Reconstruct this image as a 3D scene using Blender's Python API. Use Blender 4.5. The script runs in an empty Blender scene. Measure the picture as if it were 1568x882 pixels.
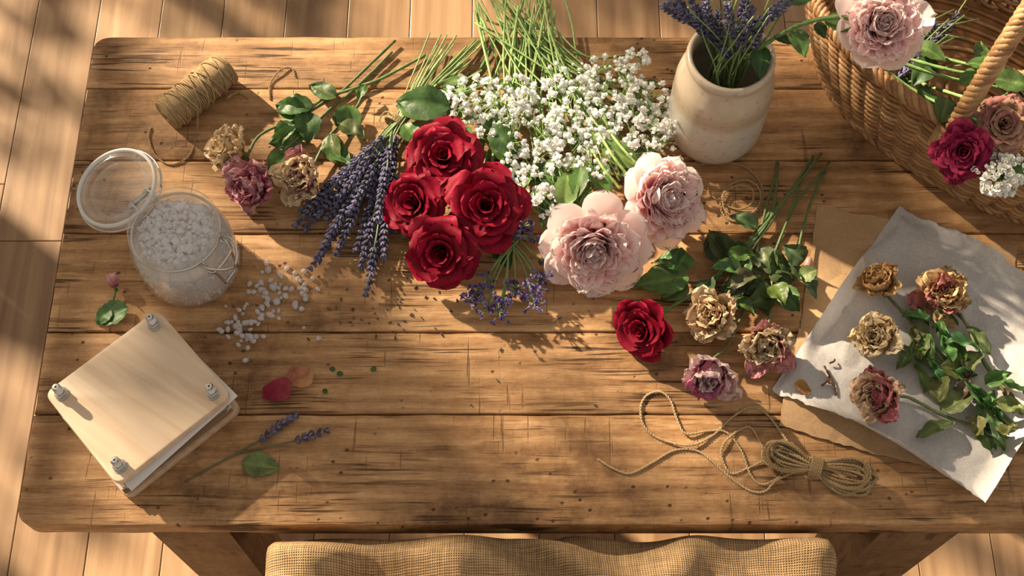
import bpy, math, random
from math import sin, cos, pi, radians
from mathutils import Vector, Matrix, noise
random.seed(7)
def rnd(a,b): return random.uniform(a,b)

# ------------------------------------------------------------------ survey
# Table top is the horizontal plane z = TT.  Plan positions were measured off the
# photograph by single-view metrology and rectified onto real horizontal planes
# (height h above the table); S() returns a true world position.
TT=0.75; PITCH=radians(65); CH=1.36; CY=-0.634; F=2000.0
sp,cp=sin(PITCH),cos(PITCH)
def S(u,v,h=0.0):
    a=(u-784)/F; b=(441-v)/F
    t=(CH-h)/(sp-b*cp)
    return Vector((a*t, CY+(cp+b*sp)*t, TT+h))
PX=0.00074

# ------------------------------------------------------------------ mesh builder
class MB:
    def __init__(s): s.v=[];s.f=[];s.m=[];s.c=[]
    def add(s,verts,faces,mat=0,col=(1,1,1),cols=None,M=None):
        o=len(s.v)
        if M is not None: verts=[M@Vector(p) for p in verts]
        s.v.extend([(p[0],p[1],p[2]) for p in verts])
        s.f.extend([tuple(i+o for i in f) for f in faces])
        s.m.extend([mat]*len(faces))
        if cols is None: s.c.extend([tuple(col)]*len(verts))
        else: s.c.extend(cols)
    def build(s,name,mats,parent=None,smooth=True,sharp=None):
        me=bpy.data.meshes.new(name)
        n=len(s.v)
        xs=[p[0] for p in s.v];ys=[p[1] for p in s.v];zs=[p[2] for p in s.v]
        o=Vector(((min(xs)+max(xs))/2,(min(ys)+max(ys))/2,min(zs)))
        if parent is not None: o=Vector((0,0,0))
        me.from_pydata([(p[0]-o.x,p[1]-o.y,p[2]-o.z) for p in s.v],[],s.f)
        for m in mats: me.materials.append(m)
        me.polygons.foreach_set('material_index',s.m)
        ca=me.color_attributes.new('Col','FLOAT_COLOR','POINT')
        flat=[]
        for c in s.c: flat.extend((c[0],c[1],c[2],1.0))
        ca.data.foreach_set('color',flat)
        me.polygons.foreach_set('use_smooth',[smooth]*len(s.f))
        if sharp is not None: me.set_sharp_from_angle(angle=radians(sharp))
        me.update()
        ob=bpy.data.objects.new(name,me)
        bpy.context.scene.collection.objects.link(ob)
        ob.location=o
        if parent is not None: ob.parent=parent
        return ob
def empty(name,loc=(0,0,0)):
    e=bpy.data.objects.new(name,None); bpy.context.scene.collection.objects.link(e)
    e.empty_display_size=.05
    return e
def gridfaces(nu,nv,wrap=False):
    f=[]
    w=nu if wrap else nu+1
    for i in range(nv):
        for j in range(nu):
            j2=(j+1)%w if wrap else j+1
            f.append((i*w+j,i*w+j2,(i+1)*w+j2,(i+1)*w+j))
    return f
def catmull(P,n=8):
    P=[Vector(p) for p in P]
    if len(P)==2: return [P[0].lerp(P[1],i/n) for i in range(n+1)]
    Q=[P[0]*2-P[1]]+P+[P[-1]*2-P[-2]]
    out=[]
    for k in range(1,len(Q)-2):
        a,b,c,d=Q[k-1],Q[k],Q[k+1],Q[k+2]
        for i in range(n):
            t=i/n
            out.append(.5*((2*b)+(c-a)*t+(2*a-5*b+4*c-d)*t*t+(3*b-a-3*c+d)*t**3))
    out.append(P[-1]); return out
def resample(P,step):
    out=[P[0].copy()];acc=0
    for i in range(1,len(P)):
        a,b=P[i-1],P[i];L=(b-a).length
        if L<1e-9: continue
        pos=step-acc
        while pos<=L:
            out.append(a.lerp(b,pos/L)); pos+=step
        acc=L-(pos-step)
    return out
def frames(pts):
    m=len(pts);res=[]
    t0=(pts[1]-pts[0])
    t0=t0.normalized() if t0.length>0 else Vector((1,0,0))
    ref=Vector((0,0,1)) if abs(t0.z)<.9 else Vector((1,0,0))
    nr=(ref-t0*ref.dot(t0)).normalized(); t=t0
    for i in range(m):
        d=pts[min(i+1,m-1)]-pts[max(i-1,0)]
        if d.length>1e-9: t=d.normalized()
        q=nr-t*nr.dot(t)
        if q.length>1e-6: nr=q.normalized()
        res.append((pts[i],t,nr,t.cross(nr)))
    return res
def tube(mb,pts,r,n=6,mat=0,col=(1,1,1),col2=None,closed=False):
    m=len(pts)
    if m<2: return
    rs=r if isinstance(r,(list,tuple)) else [r]*m
    V=[];C=[]
    for i,(p,t,a,b) in enumerate(frames(pts)):
        c=col if col2 is None else tuple(col[k]+(col2[k]-col[k])*i/(m-1) for k in range(3))
        for j in range(n):
            th=2*pi*j/n
            V.append(p+(a*cos(th)+b*sin(th))*rs[i]); C.append(c)
    f=gridfaces(n,m-1,True)
    if not closed:
        f.append(tuple(range(n-1,-1,-1))); f.append(tuple((m-1)*n+j for j in range(n)))
    mb.add(V,f,mat,cols=C)
def ply(mb,pts,r,mat=0,col=(.5,.35,.18),pitch=.007,step=.0011,n=5,k=2,hair=.35):
    pts=resample([Vector(p) for p in pts],step)
    fr=frames(pts)
    for ph in range(k):
        q=[p+(a*cos(2*pi*i*step/pitch+2*pi*ph/k)+b*sin(2*pi*i*step/pitch+2*pi*ph/k))*r*.55*(1+.25*noise.noise(p*180)) for i,(p,t,a,b) in enumerate(fr)]
        tube(mb,q,r*.62,n,mat,col)
    for (p,t,a,b) in fr:
        if random.random()<hair:
            th=rnd(0,6.3);o=a*cos(th)+b*sin(th)
            if o.z<-.3: o=-o
            e=p+t*rnd(-.0025,.0025)+o*rnd(.0018,.0036)
            tube(mb,[p+o*r*.6,(p+e)/2+t*.0006,e],.00011,3,mat,tuple(c*1.25 for c in col))
def lathe(mb,prof,n=48,M=None,mat=0,col=(1,1,1)):
    V=[(r*cos(2*pi*j/n),r*sin(2*pi*j/n),z) for r,z in prof for j in range(n)]
    mb.add(V,gridfaces(n,len(prof)-1,True),mat,col,M=M)
def box(mb,x0,x1,y0,y1,z0,z1,mat=0,col=(1,1,1),M=None):
    V=[(x,y,z) for z in (z0,z1) for y in (y0,y1) for x in (x0,x1)]
    mb.add(V,[(0,2,3,1),(4,5,7,6),(0,1,5,4),(2,6,7,3),(0,4,6,2),(1,3,7,5)],mat,col,M=M)
def roundpoly(C,rad,n=6):
    out=[]
    N=len(C)
    for i in range(N):
        p=Vector(C[i]);r=rad[i] if isinstance(rad,(list,tuple)) else rad
        if r<=0: out.append(p);continue
        a=(Vector(C[i-1])-p).normalized();b=(Vector(C[(i+1)%N])-p).normalized()
        A=p+a*r;B=p+b*r
        for k in range(n+1):
            t=k/n; out.append(A*(1-t)**2+p*2*t*(1-t)+B*t*t)
    return out
def slab(mb,poly,z0,z1,c=.001,mat=0,col=(1,1,1),M=None):
    N=len(poly)
    ar=sum(poly[i][0]*poly[(i+1)%N][1]-poly[(i+1)%N][0]*poly[i][1] for i in range(N))
    if ar<0: poly=poly[::-1]
    def off(d):
        o=[]
        for i in range(N):
            e1=(poly[i]-poly[i-1]);e2=(poly[(i+1)%N]-poly[i])
            n1=Vector((-e1.y,e1.x)).normalized() if e1.length>1e-9 else Vector((0,0))
            n2=Vector((-e2.y,e2.x)).normalized() if e2.length>1e-9 else n1
            q=n1+n2
            q=q/max(.3,q.length_squared/2)
            o.append(poly[i]+q*d)
        return o
    I=off(c);I2=off(c*.3)
    rings=[(I,z0),(poly,z0+c),(poly,z1-c),(I2,z1-c*.3),(I,z1)]
    V=[(p.x,p.y,z) for R,z in rings for p in R]
    f=gridfaces(N,len(rings)-1,True)
    f.append(tuple(range(N-1,-1,-1)));f.append(tuple((len(rings)-1)*N+j for j in range(N)))
    mb.add(V,f,mat,col,M=M)
def orient(loc,axis,s=1,spin=0):
    z=Vector(axis).normalized()
    x=Vector((1,0,0)) if abs(z.x)<.8 else Vector((0,1,0))
    x=(x-z*x.dot(z)).normalized();y=z.cross(x)
    R=Matrix((x,y,z)).transposed().to_4x4()
    return Matrix.Translation(loc)@R@Matrix.Rotation(spin,4,'Z')@Matrix.Scale(s,4)
def sst(a,b,x):
    t=min(1,max(0,(x-a)/(b-a)));return t*t*(3-2*t)
def mixc(a,b,t): return tuple(a[k]+(b[k]-a[k])*t for k in range(3))
def ell(mb,c,d,rl,rw,mat=0,col=(1,1,1),n=6,m=4):
    d=Vector(d).normalized()
    ref=Vector((0,0,1)) if abs(d.z)<.9 else Vector((1,0,0))
    a=(ref-d*ref.dot(d)).normalized();b=d.cross(a)
    V=[]
    for i in range(m+1):
        ph=pi*i/m
        rr=max(.08,sin(ph))*rw
        for j in range(n):
            th=2*pi*j/n
            V.append(c-d*cos(ph)*rl+a*cos(th)*rr+b*sin(th)*rr)
    mb.add(V,gridfaces(n,m,True),mat,col)

# ------------------------------------------------------------------ materials
def newmat(name):
    m=bpy.data.materials.new(name);m.use_nodes=True
    nt=m.node_tree;nt.nodes.clear()
    out=nt.nodes.new('ShaderNodeOutputMaterial')
    return m,nt,out
def N(nt,t,ins=None,**props):
    n=nt.nodes.new('ShaderNode'+t)
    for k,v in props.items(): setattr(n,k,v)
    if ins:
        for k,v in ins.items():
            s=n.inputs[k]
            if isinstance(v,bpy.types.NodeSocket): nt.links.new(v,s)
            else:
                if isinstance(v,tuple) and len(v)==3 and s.type=='RGBA': v=v+(1,)
                s.default_value=v
    return n
def ramp(nt,fac,stops,interp='LINEAR'):
    n=N(nt,'ValToRGB',{'Fac':fac}); cr=n.color_ramp; cr.interpolation=interp
    while len(cr.elements)<len(stops): cr.elements.new(.5)
    for e,(p,c) in zip(cr.elements,stops):
        e.position=p; e.color=(c if isinstance(c,tuple) else (c,c,c))+(1,)
    return n.outputs['Color']
def mul(nt,a,b,f=1.0):
    n=N(nt,'MixRGB',{'Fac':f,'Color1':a,'Color2':b},blend_type='MULTIPLY');return n.outputs[0]
def mixn(nt,f,a,b):
    n=N(nt,'MixRGB',{'Fac':f,'Color1':a,'Color2':b});return n.outputs[0]
def mth(nt,op,a,b=0.0):
    n=N(nt,'Math',operation=op)
    for i,v in enumerate((a,b)):
        if isinstance(v,bpy.types.NodeSocket): nt.links.new(v,n.inputs[i])
        else: n.inputs[i].default_value=v
    return n.outputs[0]
def mapping(nt,vec,sc=(1,1,1),rot=(0,0,0),loc=(0,0,0)):
    return N(nt,'Mapping',{'Vector':vec,'Scale':sc,'Rotation':rot,'Location':loc}).outputs[0]
def objco(nt): return N(nt,'TexCoord').outputs['Object']

def vcm(name,rough=.5,transl=.2,var=.3,vs=60,bump=.2,bs=250,sheen=0,metal=0,trans=0,spec=.5,coat=0):
    m,nt,out=newmat(name)
    att=N(nt,'Attribute',attribute_name='Col').outputs['Color']
    co=objco(nt)
    nz=N(nt,'TexNoise',{'Vector':co,'Scale':vs,'Detail':4.0}).outputs['Fac']
    v=ramp(nt,nz,[(.3,1-var),(.7,1+var*.4)])
    c=mul(nt,att,v)
    nb=N(nt,'TexNoise',{'Vector':co,'Scale':bs,'Detail':3.0}).outputs['Fac']
    bn=N(nt,'Bump',{'Strength':bump,'Distance':.001,'Height':nb}).outputs[0]
    p=N(nt,'BsdfPrincipled',{'Base Color':c,'Roughness':rough,'Normal':bn,'Sheen Weight':sheen,'Metallic':metal,'Transmission Weight':trans,'Specular IOR Level':spec,'Coat Weight':coat})
    sh=p.outputs[0]
    if transl>0:
        t=N(nt,'BsdfTranslucent',{'Color':c,'Normal':bn})
        sh=N(nt,'MixShader',{0:transl,1:sh,2:t.outputs[0]}).outputs[0]
    nt.links.new(sh,out.inputs[0]); return m
M_petal=vcm('petal_velvet',.6,.12,.25,90,.25,400,sheen=0,spec=.18)
M_soft=vcm('petal_soft',.6,.45,.04,120,.1,400,spec=.25)
M_dry=vcm('petal_dried',.8,.25,.32,140,1.0,260,spec=.15)
M_leaf=vcm('leaf_green',.48,.25,.35,70,.4,220,spec=.45)
M_stem=vcm('plant_stem',.55,0,.3,150,.4,400)
M_lav=vcm('lavender_bud',.85,.05,.3,300,.5,900,sheen=.1,spec=.2)
M_white=vcm('tiny_white_flower',.6,.15,.04,100,.1,400)
M_twine=vcm('jute_twine',.9,0,.35,900,.9,2500,spec=.1)
M_wick=vcm('wicker_cane',.5,0,.4,60,.5,600,spec=.45)
M_metal=vcm('zinc_metal',.28,0,.15,80,.15,700,metal=1)
M_paint=vcm('plain_painted',.7,0,.1,5,.1,50)

def glass_mat():
    m,nt,out=newmat('clear_glass')
    lw=N(nt,'LayerWeight',{'Blend':.5}).outputs['Facing']
    f=mth(nt,'ADD',mth(nt,'MULTIPLY',mth(nt,'POWER',lw,2.2),.6),.07)
    tr=N(nt,'BsdfTransparent',{'Color':(.985,.99,.985)})
    gl=N(nt,'BsdfGlossy',{'Color':(.97,.97,.96),'Roughness':.05})
    df=N(nt,'BsdfDiffuse',{'Color':(.9,.9,.88)})
    g2=N(nt,'MixShader',{0:.22,1:gl.outputs[0],2:df.outputs[0]})
    mx=N(nt,'MixShader',{0:f,1:tr.outputs[0],2:g2.outputs[0]})
    nt.links.new(mx.outputs[0],out.inputs[0]);return m
M_glass=glass_mat()
def salt_mat(name,tr,rough,tl):
    m,nt,out=newmat(name)
    co=objco(nt)
    nb=N(nt,'TexNoise',{'Vector':co,'Scale':300.0,'Detail':2.0}).outputs['Fac']
    bn=N(nt,'Bump',{'Strength':.4,'Distance':.001,'Height':nb}).outputs[0]
    p=N(nt,'BsdfPrincipled',{'Base Color':(.99,.965,.965),'Roughness':rough,'Normal':bn,'Transmission Weight':tr,'IOR':1.35})
    t=N(nt,'BsdfTranslucent',{'Color':(.99,.97,.97)})
    mx=N(nt,'MixShader',{0:tl,1:p.outputs[0],2:t.outputs[0]})
    nt.links.new(mx.outputs[0],out.inputs[0]);return m
M_salt=salt_mat('bath_salt_white',0.30,.12,.35)
M_cryst=salt_mat('salt_crystal_clear',.62,.08,.18)

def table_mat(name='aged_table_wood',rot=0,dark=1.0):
    m,nt,out=newmat(name)
    co=objco(nt)
    att=N(nt,'Attribute',attribute_name='Col').outputs['Color']
    if rot: co=mapping(nt,co,rot=(0,rot,0))
    off=N(nt,'VectorMath',{0:att,1:(7,5,3)},operation='MULTIPLY').outputs[0]
    v=N(nt,'VectorMath',{0:co,1:off},operation='ADD').outputs[0]
    w=N(nt,'TexNoise',{'Vector':mapping(nt,v,(3.0,9,7)),'Scale':1.0,'Detail':3.0}).outputs['Color']
    w=N(nt,'VectorMath',{0:w,1:(.014,.020,.01)},operation='MULTIPLY').outputs[0]
    vw=N(nt,'VectorMath',{0:v,1:w},operation='ADD').outputs[0]
    fine=N(nt,'TexNoise',{'Vector':mapping(nt,vw,(20,270,90)),'Scale':1.0,'Detail':8.0,'Roughness':.74}).outputs['Fac']
    mid=N(nt,'TexNoise',{'Vector':mapping(nt,vw,(6.0,50,20)),'Scale':1.0,'Detail':6.0,'Roughness':.68}).outputs['Fac']
    wave=N(nt,'TexWave',{'Vector':mapping(nt,vw,(.16,1,1)),'Scale':15.0,'Distortion':5.5,'Detail':4.0,'Detail Scale':1.8,'Detail Roughness':.6},wave_type='BANDS',bands_direction='Y').outputs['Fac']
    big=N(nt,'TexNoise',{'Vector':v,'Scale':5.0,'Detail':8.0,'Roughness':.74}).outputs['Fac']
    mot=N(nt,'TexNoise',{'Vector':mapping(nt,v,(30,46,10)),'Scale':1.0,'Detail':8.0,'Roughness':.8}).outputs['Fac']
    g=mth(nt,'ADD',mth(nt,'MULTIPLY',fine,.38),mth(nt,'ADD',mth(nt,'MULTIPLY',mid,.19),mth(nt,'ADD',mth(nt,'MULTIPLY',wave,.09),mth(nt,'MULTIPLY',mot,.34))))
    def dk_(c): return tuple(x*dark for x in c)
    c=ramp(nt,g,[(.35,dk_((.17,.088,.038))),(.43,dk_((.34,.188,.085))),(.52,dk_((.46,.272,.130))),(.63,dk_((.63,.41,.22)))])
    c=mul(nt,c,ramp(nt,big,[(.35,(.40,.35,.30)),(.47,(.84,.80,.75)),(.60,(1.08,1.06,1.03))]))
    pr=N(nt,'SeparateColor',{'Color':att}).outputs[0]
    c=mul(nt,c,ramp(nt,pr,[(0.0,(.84,.80,.76)),(1.0,(1.06,1.04,1.0))]))
    vk=N(nt,'TexVoronoi',{'Vector':mapping(nt,vw,(4.6,9.5,1.0)),'Scale':1.0,'Randomness':1.0})
    km=mth(nt,'GREATER_THAN',N(nt,'SeparateColor',{'Color':vk.outputs['Color']}).outputs[0],.5)
    kd=ramp(nt,vk.outputs['Distance'],[(.015,0.0),(.035,.35),(.05,.75),(.065,.5),(.09,.85),(.2,1.0)])
    kd=mixn(nt,km,(1,1,1),kd)
    c=mul(nt,c,kd,.9)
    cr=N(nt,'TexNoise',{'Vector':mapping(nt,vw,(9,300,30)),'Scale':1.0,'Detail':2.0}).outputs['Fac']
    cm=N(nt,'TexNoise',{'Vector':mapping(nt,v,(8,18,6),loc=(3,1,0)),'Scale':1.0,'Detail':2.0}).outputs['Fac']
    crk=mth(nt,'MULTIPLY',ramp(nt,cr,[(.575,0.0),(.63,1.0)]),ramp(nt,cm,[(.48,0.0),(.60,1.0)]))
    vo=N(nt,'TexVoronoi',{'Vector':mapping(nt,v,(1,1.25,.3)),'Scale':62.0}).outputs
    hm=N(nt,'TexNoise',{'Vector':v,'Scale':9.0,'Detail':2.0}).outputs['Fac']
    hol=mth(nt,'MULTIPLY',ramp(nt,vo['Distance'],[(.09,1.0),(.16,0.0)]),ramp(nt,hm,[(.48,0.0),(.58,1.0)]))
    sc=N(nt,'TexNoise',{'Vector':mapping(nt,v,(260,14,1),rot=(0,0,.25)),'Scale':1.0,'Detail':1.0}).outputs['Fac']
    sc2=N(nt,'TexNoise',{'Vector':mapping(nt,v,(12,300,1),rot=(0,0,.5)),'Scale':1.0,'Detail':1.0}).outputs['Fac']
    sc3=N(nt,'TexNoise',{'Vector':mapping(nt,v,(12,300,1),rot=(0,0,-.8)),'Scale':1.0,'Detail':1.0}).outputs['Fac']
    sm=N(nt,'TexNoise',{'Vector':v,'Scale':11.0}).outputs['Fac']
    scr=mth(nt,'MULTIPLY',mth(nt,'MAXIMUM',ramp(nt,sc,[(.68,0.0),(.74,1.0)]),mth(nt,'MAXIMUM',ramp(nt,sc2,[(.68,0.0),(.74,1.0)]),ramp(nt,sc3,[(.68,0.0),(.74,1.0)]))),ramp(nt,sm,[(.44,0.0),(.56,1.0)]))
    dk=mth(nt,'MAXIMUM',crk,mth(nt,'MAXIMUM',hol,mth(nt,'MULTIPLY',scr,.55)))
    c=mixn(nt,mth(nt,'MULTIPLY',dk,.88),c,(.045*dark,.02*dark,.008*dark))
    h=mth(nt,'SUBTRACT',mth(nt,'ADD',mth(nt,'MULTIPLY',fine,.5),mth(nt,'ADD',mth(nt,'MULTIPLY',big,.8),mth(nt,'MULTIPLY',mot,.7))),mth(nt,'MULTIPLY',dk,.9))
    bn=N(nt,'Bump',{'Strength':.75,'Distance':.0018,'Height':h}).outputs[0]
    ro=ramp(nt,big,[(.3,.62),(.7,.45)])
    p=N(nt,'BsdfPrincipled',{'Base Color':c,'Roughness':ro,'Normal':bn,'Specular IOR Level':.3})
    nt.links.new(p.outputs[0],out.inputs[0]);return m
M_table=table_mat()
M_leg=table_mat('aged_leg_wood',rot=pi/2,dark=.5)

def floor_mat():
    m,nt,out=newmat('oak_floorboards')
    att=N(nt,'Attribute',attribute_name='Col').outputs['Color']
    co=N(nt,'TexCoord').outputs['Object']
    off=N(nt,'VectorMath',{0:att,1:(5,9,3)},operation='MULTIPLY').outputs[0]
    v=N(nt,'VectorMath',{0:co,1:off},operation='ADD').outputs[0]
    g=N(nt,'TexNoise',{'Vector':mapping(nt,v,(38,2.2,1)),'Scale':1.0,'Detail':6.0,'Distortion':.5}).outputs['Fac']
    c=ramp(nt,g,[(.3,(.25,.145,.073)),(.5,(.35,.215,.115)),(.7,(.44,.285,.16))])
    c=mul(nt,c,ramp(nt,N(nt,'SeparateColor',{'Color':att}).outputs[0],[(0.0,(.80,.77,.74)),(1.0,(1.1,1.08,1.05))]))
    bn=N(nt,'Bump',{'Strength':.25,'Distance':.001,'Height':g}).outputs[0]
    p=N(nt,'BsdfPrincipled',{'Base Color':c,'Roughness':.4,'Normal':bn})
    nt.links.new(p.outputs[0],out.inputs[0]);return m
def pale_wood(name,a,b,c3,sc=(5,70,70)):
    m,nt,out=newmat(name)
    att=N(nt,'Attribute',attribute_name='Col').outputs['Color']
    co=mapping(nt,objco(nt),rot=(0,0,.6))
    g=N(nt,'TexNoise',{'Vector':mapping(nt,co,sc),'Scale':1.0,'Detail':5.0,'Distortion':.8}).outputs['Fac']
    c=ramp(nt,g,[(.3,a),(.5,b),(.7,c3)])
    vk=N(nt,'TexVoronoi',{'Vector':mapping(nt,co,(14,22,1)),'Scale':1.0}).outputs['Distance']
    c=mul(nt,c,ramp(nt,vk,[(.02,.35),(.06,1.0)]))
    c=mul(nt,c,att)
    bn=N(nt,'Bump',{'Strength':.2,'Distance':.0006,'Height':g}).outputs[0]
    p=N(nt,'BsdfPrincipled',{'Base Color':c,'Roughness':.5,'Normal':bn})
    nt.links.new(p.outputs[0],out.inputs[0]);return m
M_pale=pale_wood('birch_board',(.58,.42,.27),(.68,.51,.35),(.74,.58,.42))
def paper_mat(name,a,b,tr=.15,vs=12):
    m,nt,out=newmat(name)
    co=objco(nt)
    n1=N(nt,'TexNoise',{'Vector':co,'Scale':float(vs),'Detail':6.0}).outputs['Fac']
    n2=N(nt,'TexNoise',{'Vector':co,'Scale':400.0,'Detail':2.0}).outputs['Fac']
    c=ramp(nt,n1,[(.35,a),(.65,b)])
    c=mul(nt,c,ramp(nt,n2,[(.3,.88),(.7,1.05)]))
    vo=N(nt,'TexVoronoi',{'Vector':co,'Scale':22.0},feature='DISTANCE_TO_EDGE').outputs['Distance']
    vo2=N(nt,'TexVoronoi',{'Vector':co,'Scale':55.0},feature='F1').outputs['Distance']
    h=mth(nt,'ADD',mth(nt,'MULTIPLY',ramp(nt,vo,[(0,0.0),(.2,1.0)]),.5),mth(nt,'ADD',mth(nt,'MULTIPLY',vo2,.35),mth(nt,'MULTIPLY',n1,.8)))
    bn=N(nt,'Bump',{'Strength':.6,'Distance':.0025,'Height':h}).outputs[0]
    p=N(nt,'BsdfPrincipled',{'Base Color':c,'Roughness':.75,'Normal':bn,'Specular IOR Level':.25})
    t=N(nt,'BsdfTranslucent',{'Color':c})
    mx=N(nt,'MixShader',{0:tr,1:p.outputs[0],2:t.outputs[0]})
    nt.links.new(mx.outputs[0],out.inputs[0]);return m
M_parch=paper_mat('parchment_paper',(.50,.48,.47),(.66,.64,.62),.15)
M_kraft=paper_mat('kraft_paper',(.40,.25,.13),(.50,.33,.18),.05)
def burlap_mat():
    m,nt,out=newmat('burlap_weave')
    uv=N(nt,'Attribute',attribute_name='Col').outputs['Vector']
    nz=N(nt,'TexNoise',{'Vector':uv,'Scale':60.0,'Detail':3.0}).outputs['Color']
    uvd=N(nt,'VectorMath',{0:uv,1:N(nt,'VectorMath',{0:nz,1:(.003,.003,0)},operation='MULTIPLY').outputs[0]},operation='ADD').outputs[0]
    wx=N(nt,'TexWave',{'Vector':uvd,'Scale':125.0},bands_direction='X').outputs['Fac']
    wy=N(nt,'TexWave',{'Vector':uvd,'Scale':125.0},bands_direction='Y').outputs['Fac']
    h=mth(nt,'MAXIMUM',wx,wy)
    n2=N(nt,'TexNoise',{'Vector':mapping(nt,uv,(30,300,1)),'Scale':1.0,'Detail':3.0}).outputs['Fac']
    n3=N(nt,'TexNoise',{'Vector':mapping(nt,uv,(300,30,1)),'Scale':1.0,'Detail':3.0}).outputs['Fac']
    c=ramp(nt,h,[(.05,(.17,.095,.04)),(.40,(.38,.24,.115)),(.95,(.55,.37,.20))])
    c=mul(nt,c,ramp(nt,n2,[(.3,.75),(.7,1.12)]));c=mul(nt,c,ramp(nt,n3,[(.3,.75),(.7,1.12)]))
    bn=N(nt,'Bump',{'Strength':.8,'Distance':.0015,'Height':h}).outputs[0]
    p=N(nt,'BsdfPrincipled',{'Base Color':c,'Roughness':.95,'Normal':bn,'Specular IOR Level':.1})
    nt.links.new(p.outputs[0],out.inputs[0]);return m
M_burlap=burlap_mat()
def crock_mat():
    m,nt,out=newmat('stoneware_glaze')
    co=objco(nt)
    z=N(nt,'SeparateXYZ',{'Vector':co}).outputs[2]
    n1=N(nt,'TexNoise',{'Vector':co,'Scale':18.0,'Detail':4.0}).outputs['Fac']
    zz=mth(nt,'ADD',mth(nt,'MULTIPLY',z,6.3),mth(nt,'MULTIPLY',mth(nt,'SUBTRACT',n1,.5),.08))
    c=ramp(nt,zz,[(.0,(.44,.37,.30)),(.08,(.56,.52,.46)),(.50,(.58,.54,.47)),(.60,(.44,.34,.23)),(.70,(.54,.44,.33)),(.98,(.52,.42,.31))])
    n2=N(nt,'TexNoise',{'Vector':co,'Scale':140.0,'Detail':3.0}).outputs['Fac']
    c=mul(nt,c,ramp(nt,n2,[(.28,.72),(.42,1.0)]))
    p=N(nt,'BsdfPrincipled',{'Base Color':c,'Roughness':.28,'Coat Weight':.3,'Coat Roughness':.15})
    nt.links.new(p.outputs[0],out.inputs[0]);return m
M_crock=crock_mat()

# ------------------------------------------------------------------ room
mb=MB(); box(mb,-1.8,2.6,-2.2,3.2,-.05,-.006,col=(0,0,0))
x=-1.8;rs=random.Random(3)
while x<2.6:
    y=-2.2-rs.random()*1.5
    while y<3.2:
        L=rs.uniform(1.1,1.9);c=(rs.random(),rs.random(),rs.random())
        y0=max(y,-2.2);y1=min(y+L,3.2)
        if y1>y0+.02: slab(mb,[Vector(q) for q in ((x+.0006,y0+.0006),(min(2.6,x+.123)-.0006,y0+.0006),(min(2.6,x+.123)-.0006,y1-.0006),(x+.0006,y1-.0006))],-.012,0,.0012,0,c)
        y+=L
    x+=.123
mb.build('floor',[floor_mat()],smooth=False)
WX=-1.8
mb=MB()
wy0,wy1,wz0,wz1=-.35,2.75,.35,3.05
box(mb,WX-.15,WX,-2.2,wy0,0,3.3);box(mb,WX-.15,WX,wy1,3.2,0,3.3)
box(mb,WX-.15,WX,wy0,wy1,0,wz0);box(mb,WX-.15,WX,wy0,wy1,wz1,3.3)
for i in range(len(mb.c)): mb.c[i]=(.8,.72,.6)
mb.build('wall_left',[M_paint],smooth=False)
mb=MB(); box(mb,WX-.15,2.6,3.2,3.3,0,3.3,col=(.8,.72,.6)); mb.build('wall_back',[M_paint],smooth=False)
mb=MB()
for i in range(5):
    y=wy0+(wy1-wy0)*i/4; w=.045 if i in(0,2,4) else .022
    box(mb,WX-.10,WX-.05,max(wy0,y-w),min(wy1,y+w),wz0,wz1,col=(.75,.7,.6))
for i in range(5):
    z=wz0+(wz1-wz0)*i/4; w=.045 if i in(0,4) else .018
    box(mb,WX-.10,WX-.05,wy0,wy1,max(wz0,z-w),min(wz1,z+w),col=(.75,.7,.6))
mb.build('window_1',[M_paint],smooth=False)

# ------------------------------------------------------------------ table
TX0,TX1=-.527,.86
ys=[S(784,v).y for v in (805,634,508,357,245,135,55)]
tab=empty('wooden_table')
PC=[(.75,.2,.6),(.45,.8,.3),(.9,.4,.1),(.55,.1,.7),(.7,.6,.9),(.35,.3,.4)]
for i in range(6):
    y0,y1=ys[i]+.0008,ys[i+1]-.0008
    rad=[0,0,0,0]
    if i==0: rad=[.022,.0,0,0]
    if i==5: rad=[0,0,.0,.022]
    poly=roundpoly([(TX0+rnd(0,.0015),y0),(TX1,y0),(TX1,y1),(TX0+rnd(0,.0015),y1)],rad)
    dense=[]
    for k in range(len(poly)):
        a,b=poly[k],poly[(k+1)%len(poly)]
        n=max(1,int((b-a).length/.012))
        for q in range(n): dense.append(a.lerp(b,q/n))
    dense=[Vector((p.x+.0022*noise.noise(Vector((p.y*40,1,i))),p.y+.0014*noise.noise(Vector((p.x*18,7,i*2+ (0 if p.y<(y0+y1)/2 else 5)))))) for p in dense]
    mb=MB(); slab(mb,dense,TT-.034,TT-.0002*(i%2),.0026,col=PC[i])
    mb.build('plank_%d'%(i+1),[M_table],parent=tab,smooth=True,sharp=40)
mb=MB(); box(mb,TX0+.02,TX1-.02,ys[0]+.02,ys[-1]-.02,TT-.045,TT-.02,col=(.1,.2,.3)); mb.build('dark_underlayer',[M_leg],parent=tab,smooth=False)  # dark slab added beneath the planks so their gaps read as shade
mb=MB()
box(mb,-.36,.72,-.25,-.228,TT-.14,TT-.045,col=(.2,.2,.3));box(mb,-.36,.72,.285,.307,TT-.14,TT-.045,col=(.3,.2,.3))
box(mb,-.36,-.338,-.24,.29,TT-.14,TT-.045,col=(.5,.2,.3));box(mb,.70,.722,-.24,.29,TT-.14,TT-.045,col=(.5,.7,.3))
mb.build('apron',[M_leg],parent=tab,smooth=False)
k=0
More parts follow.
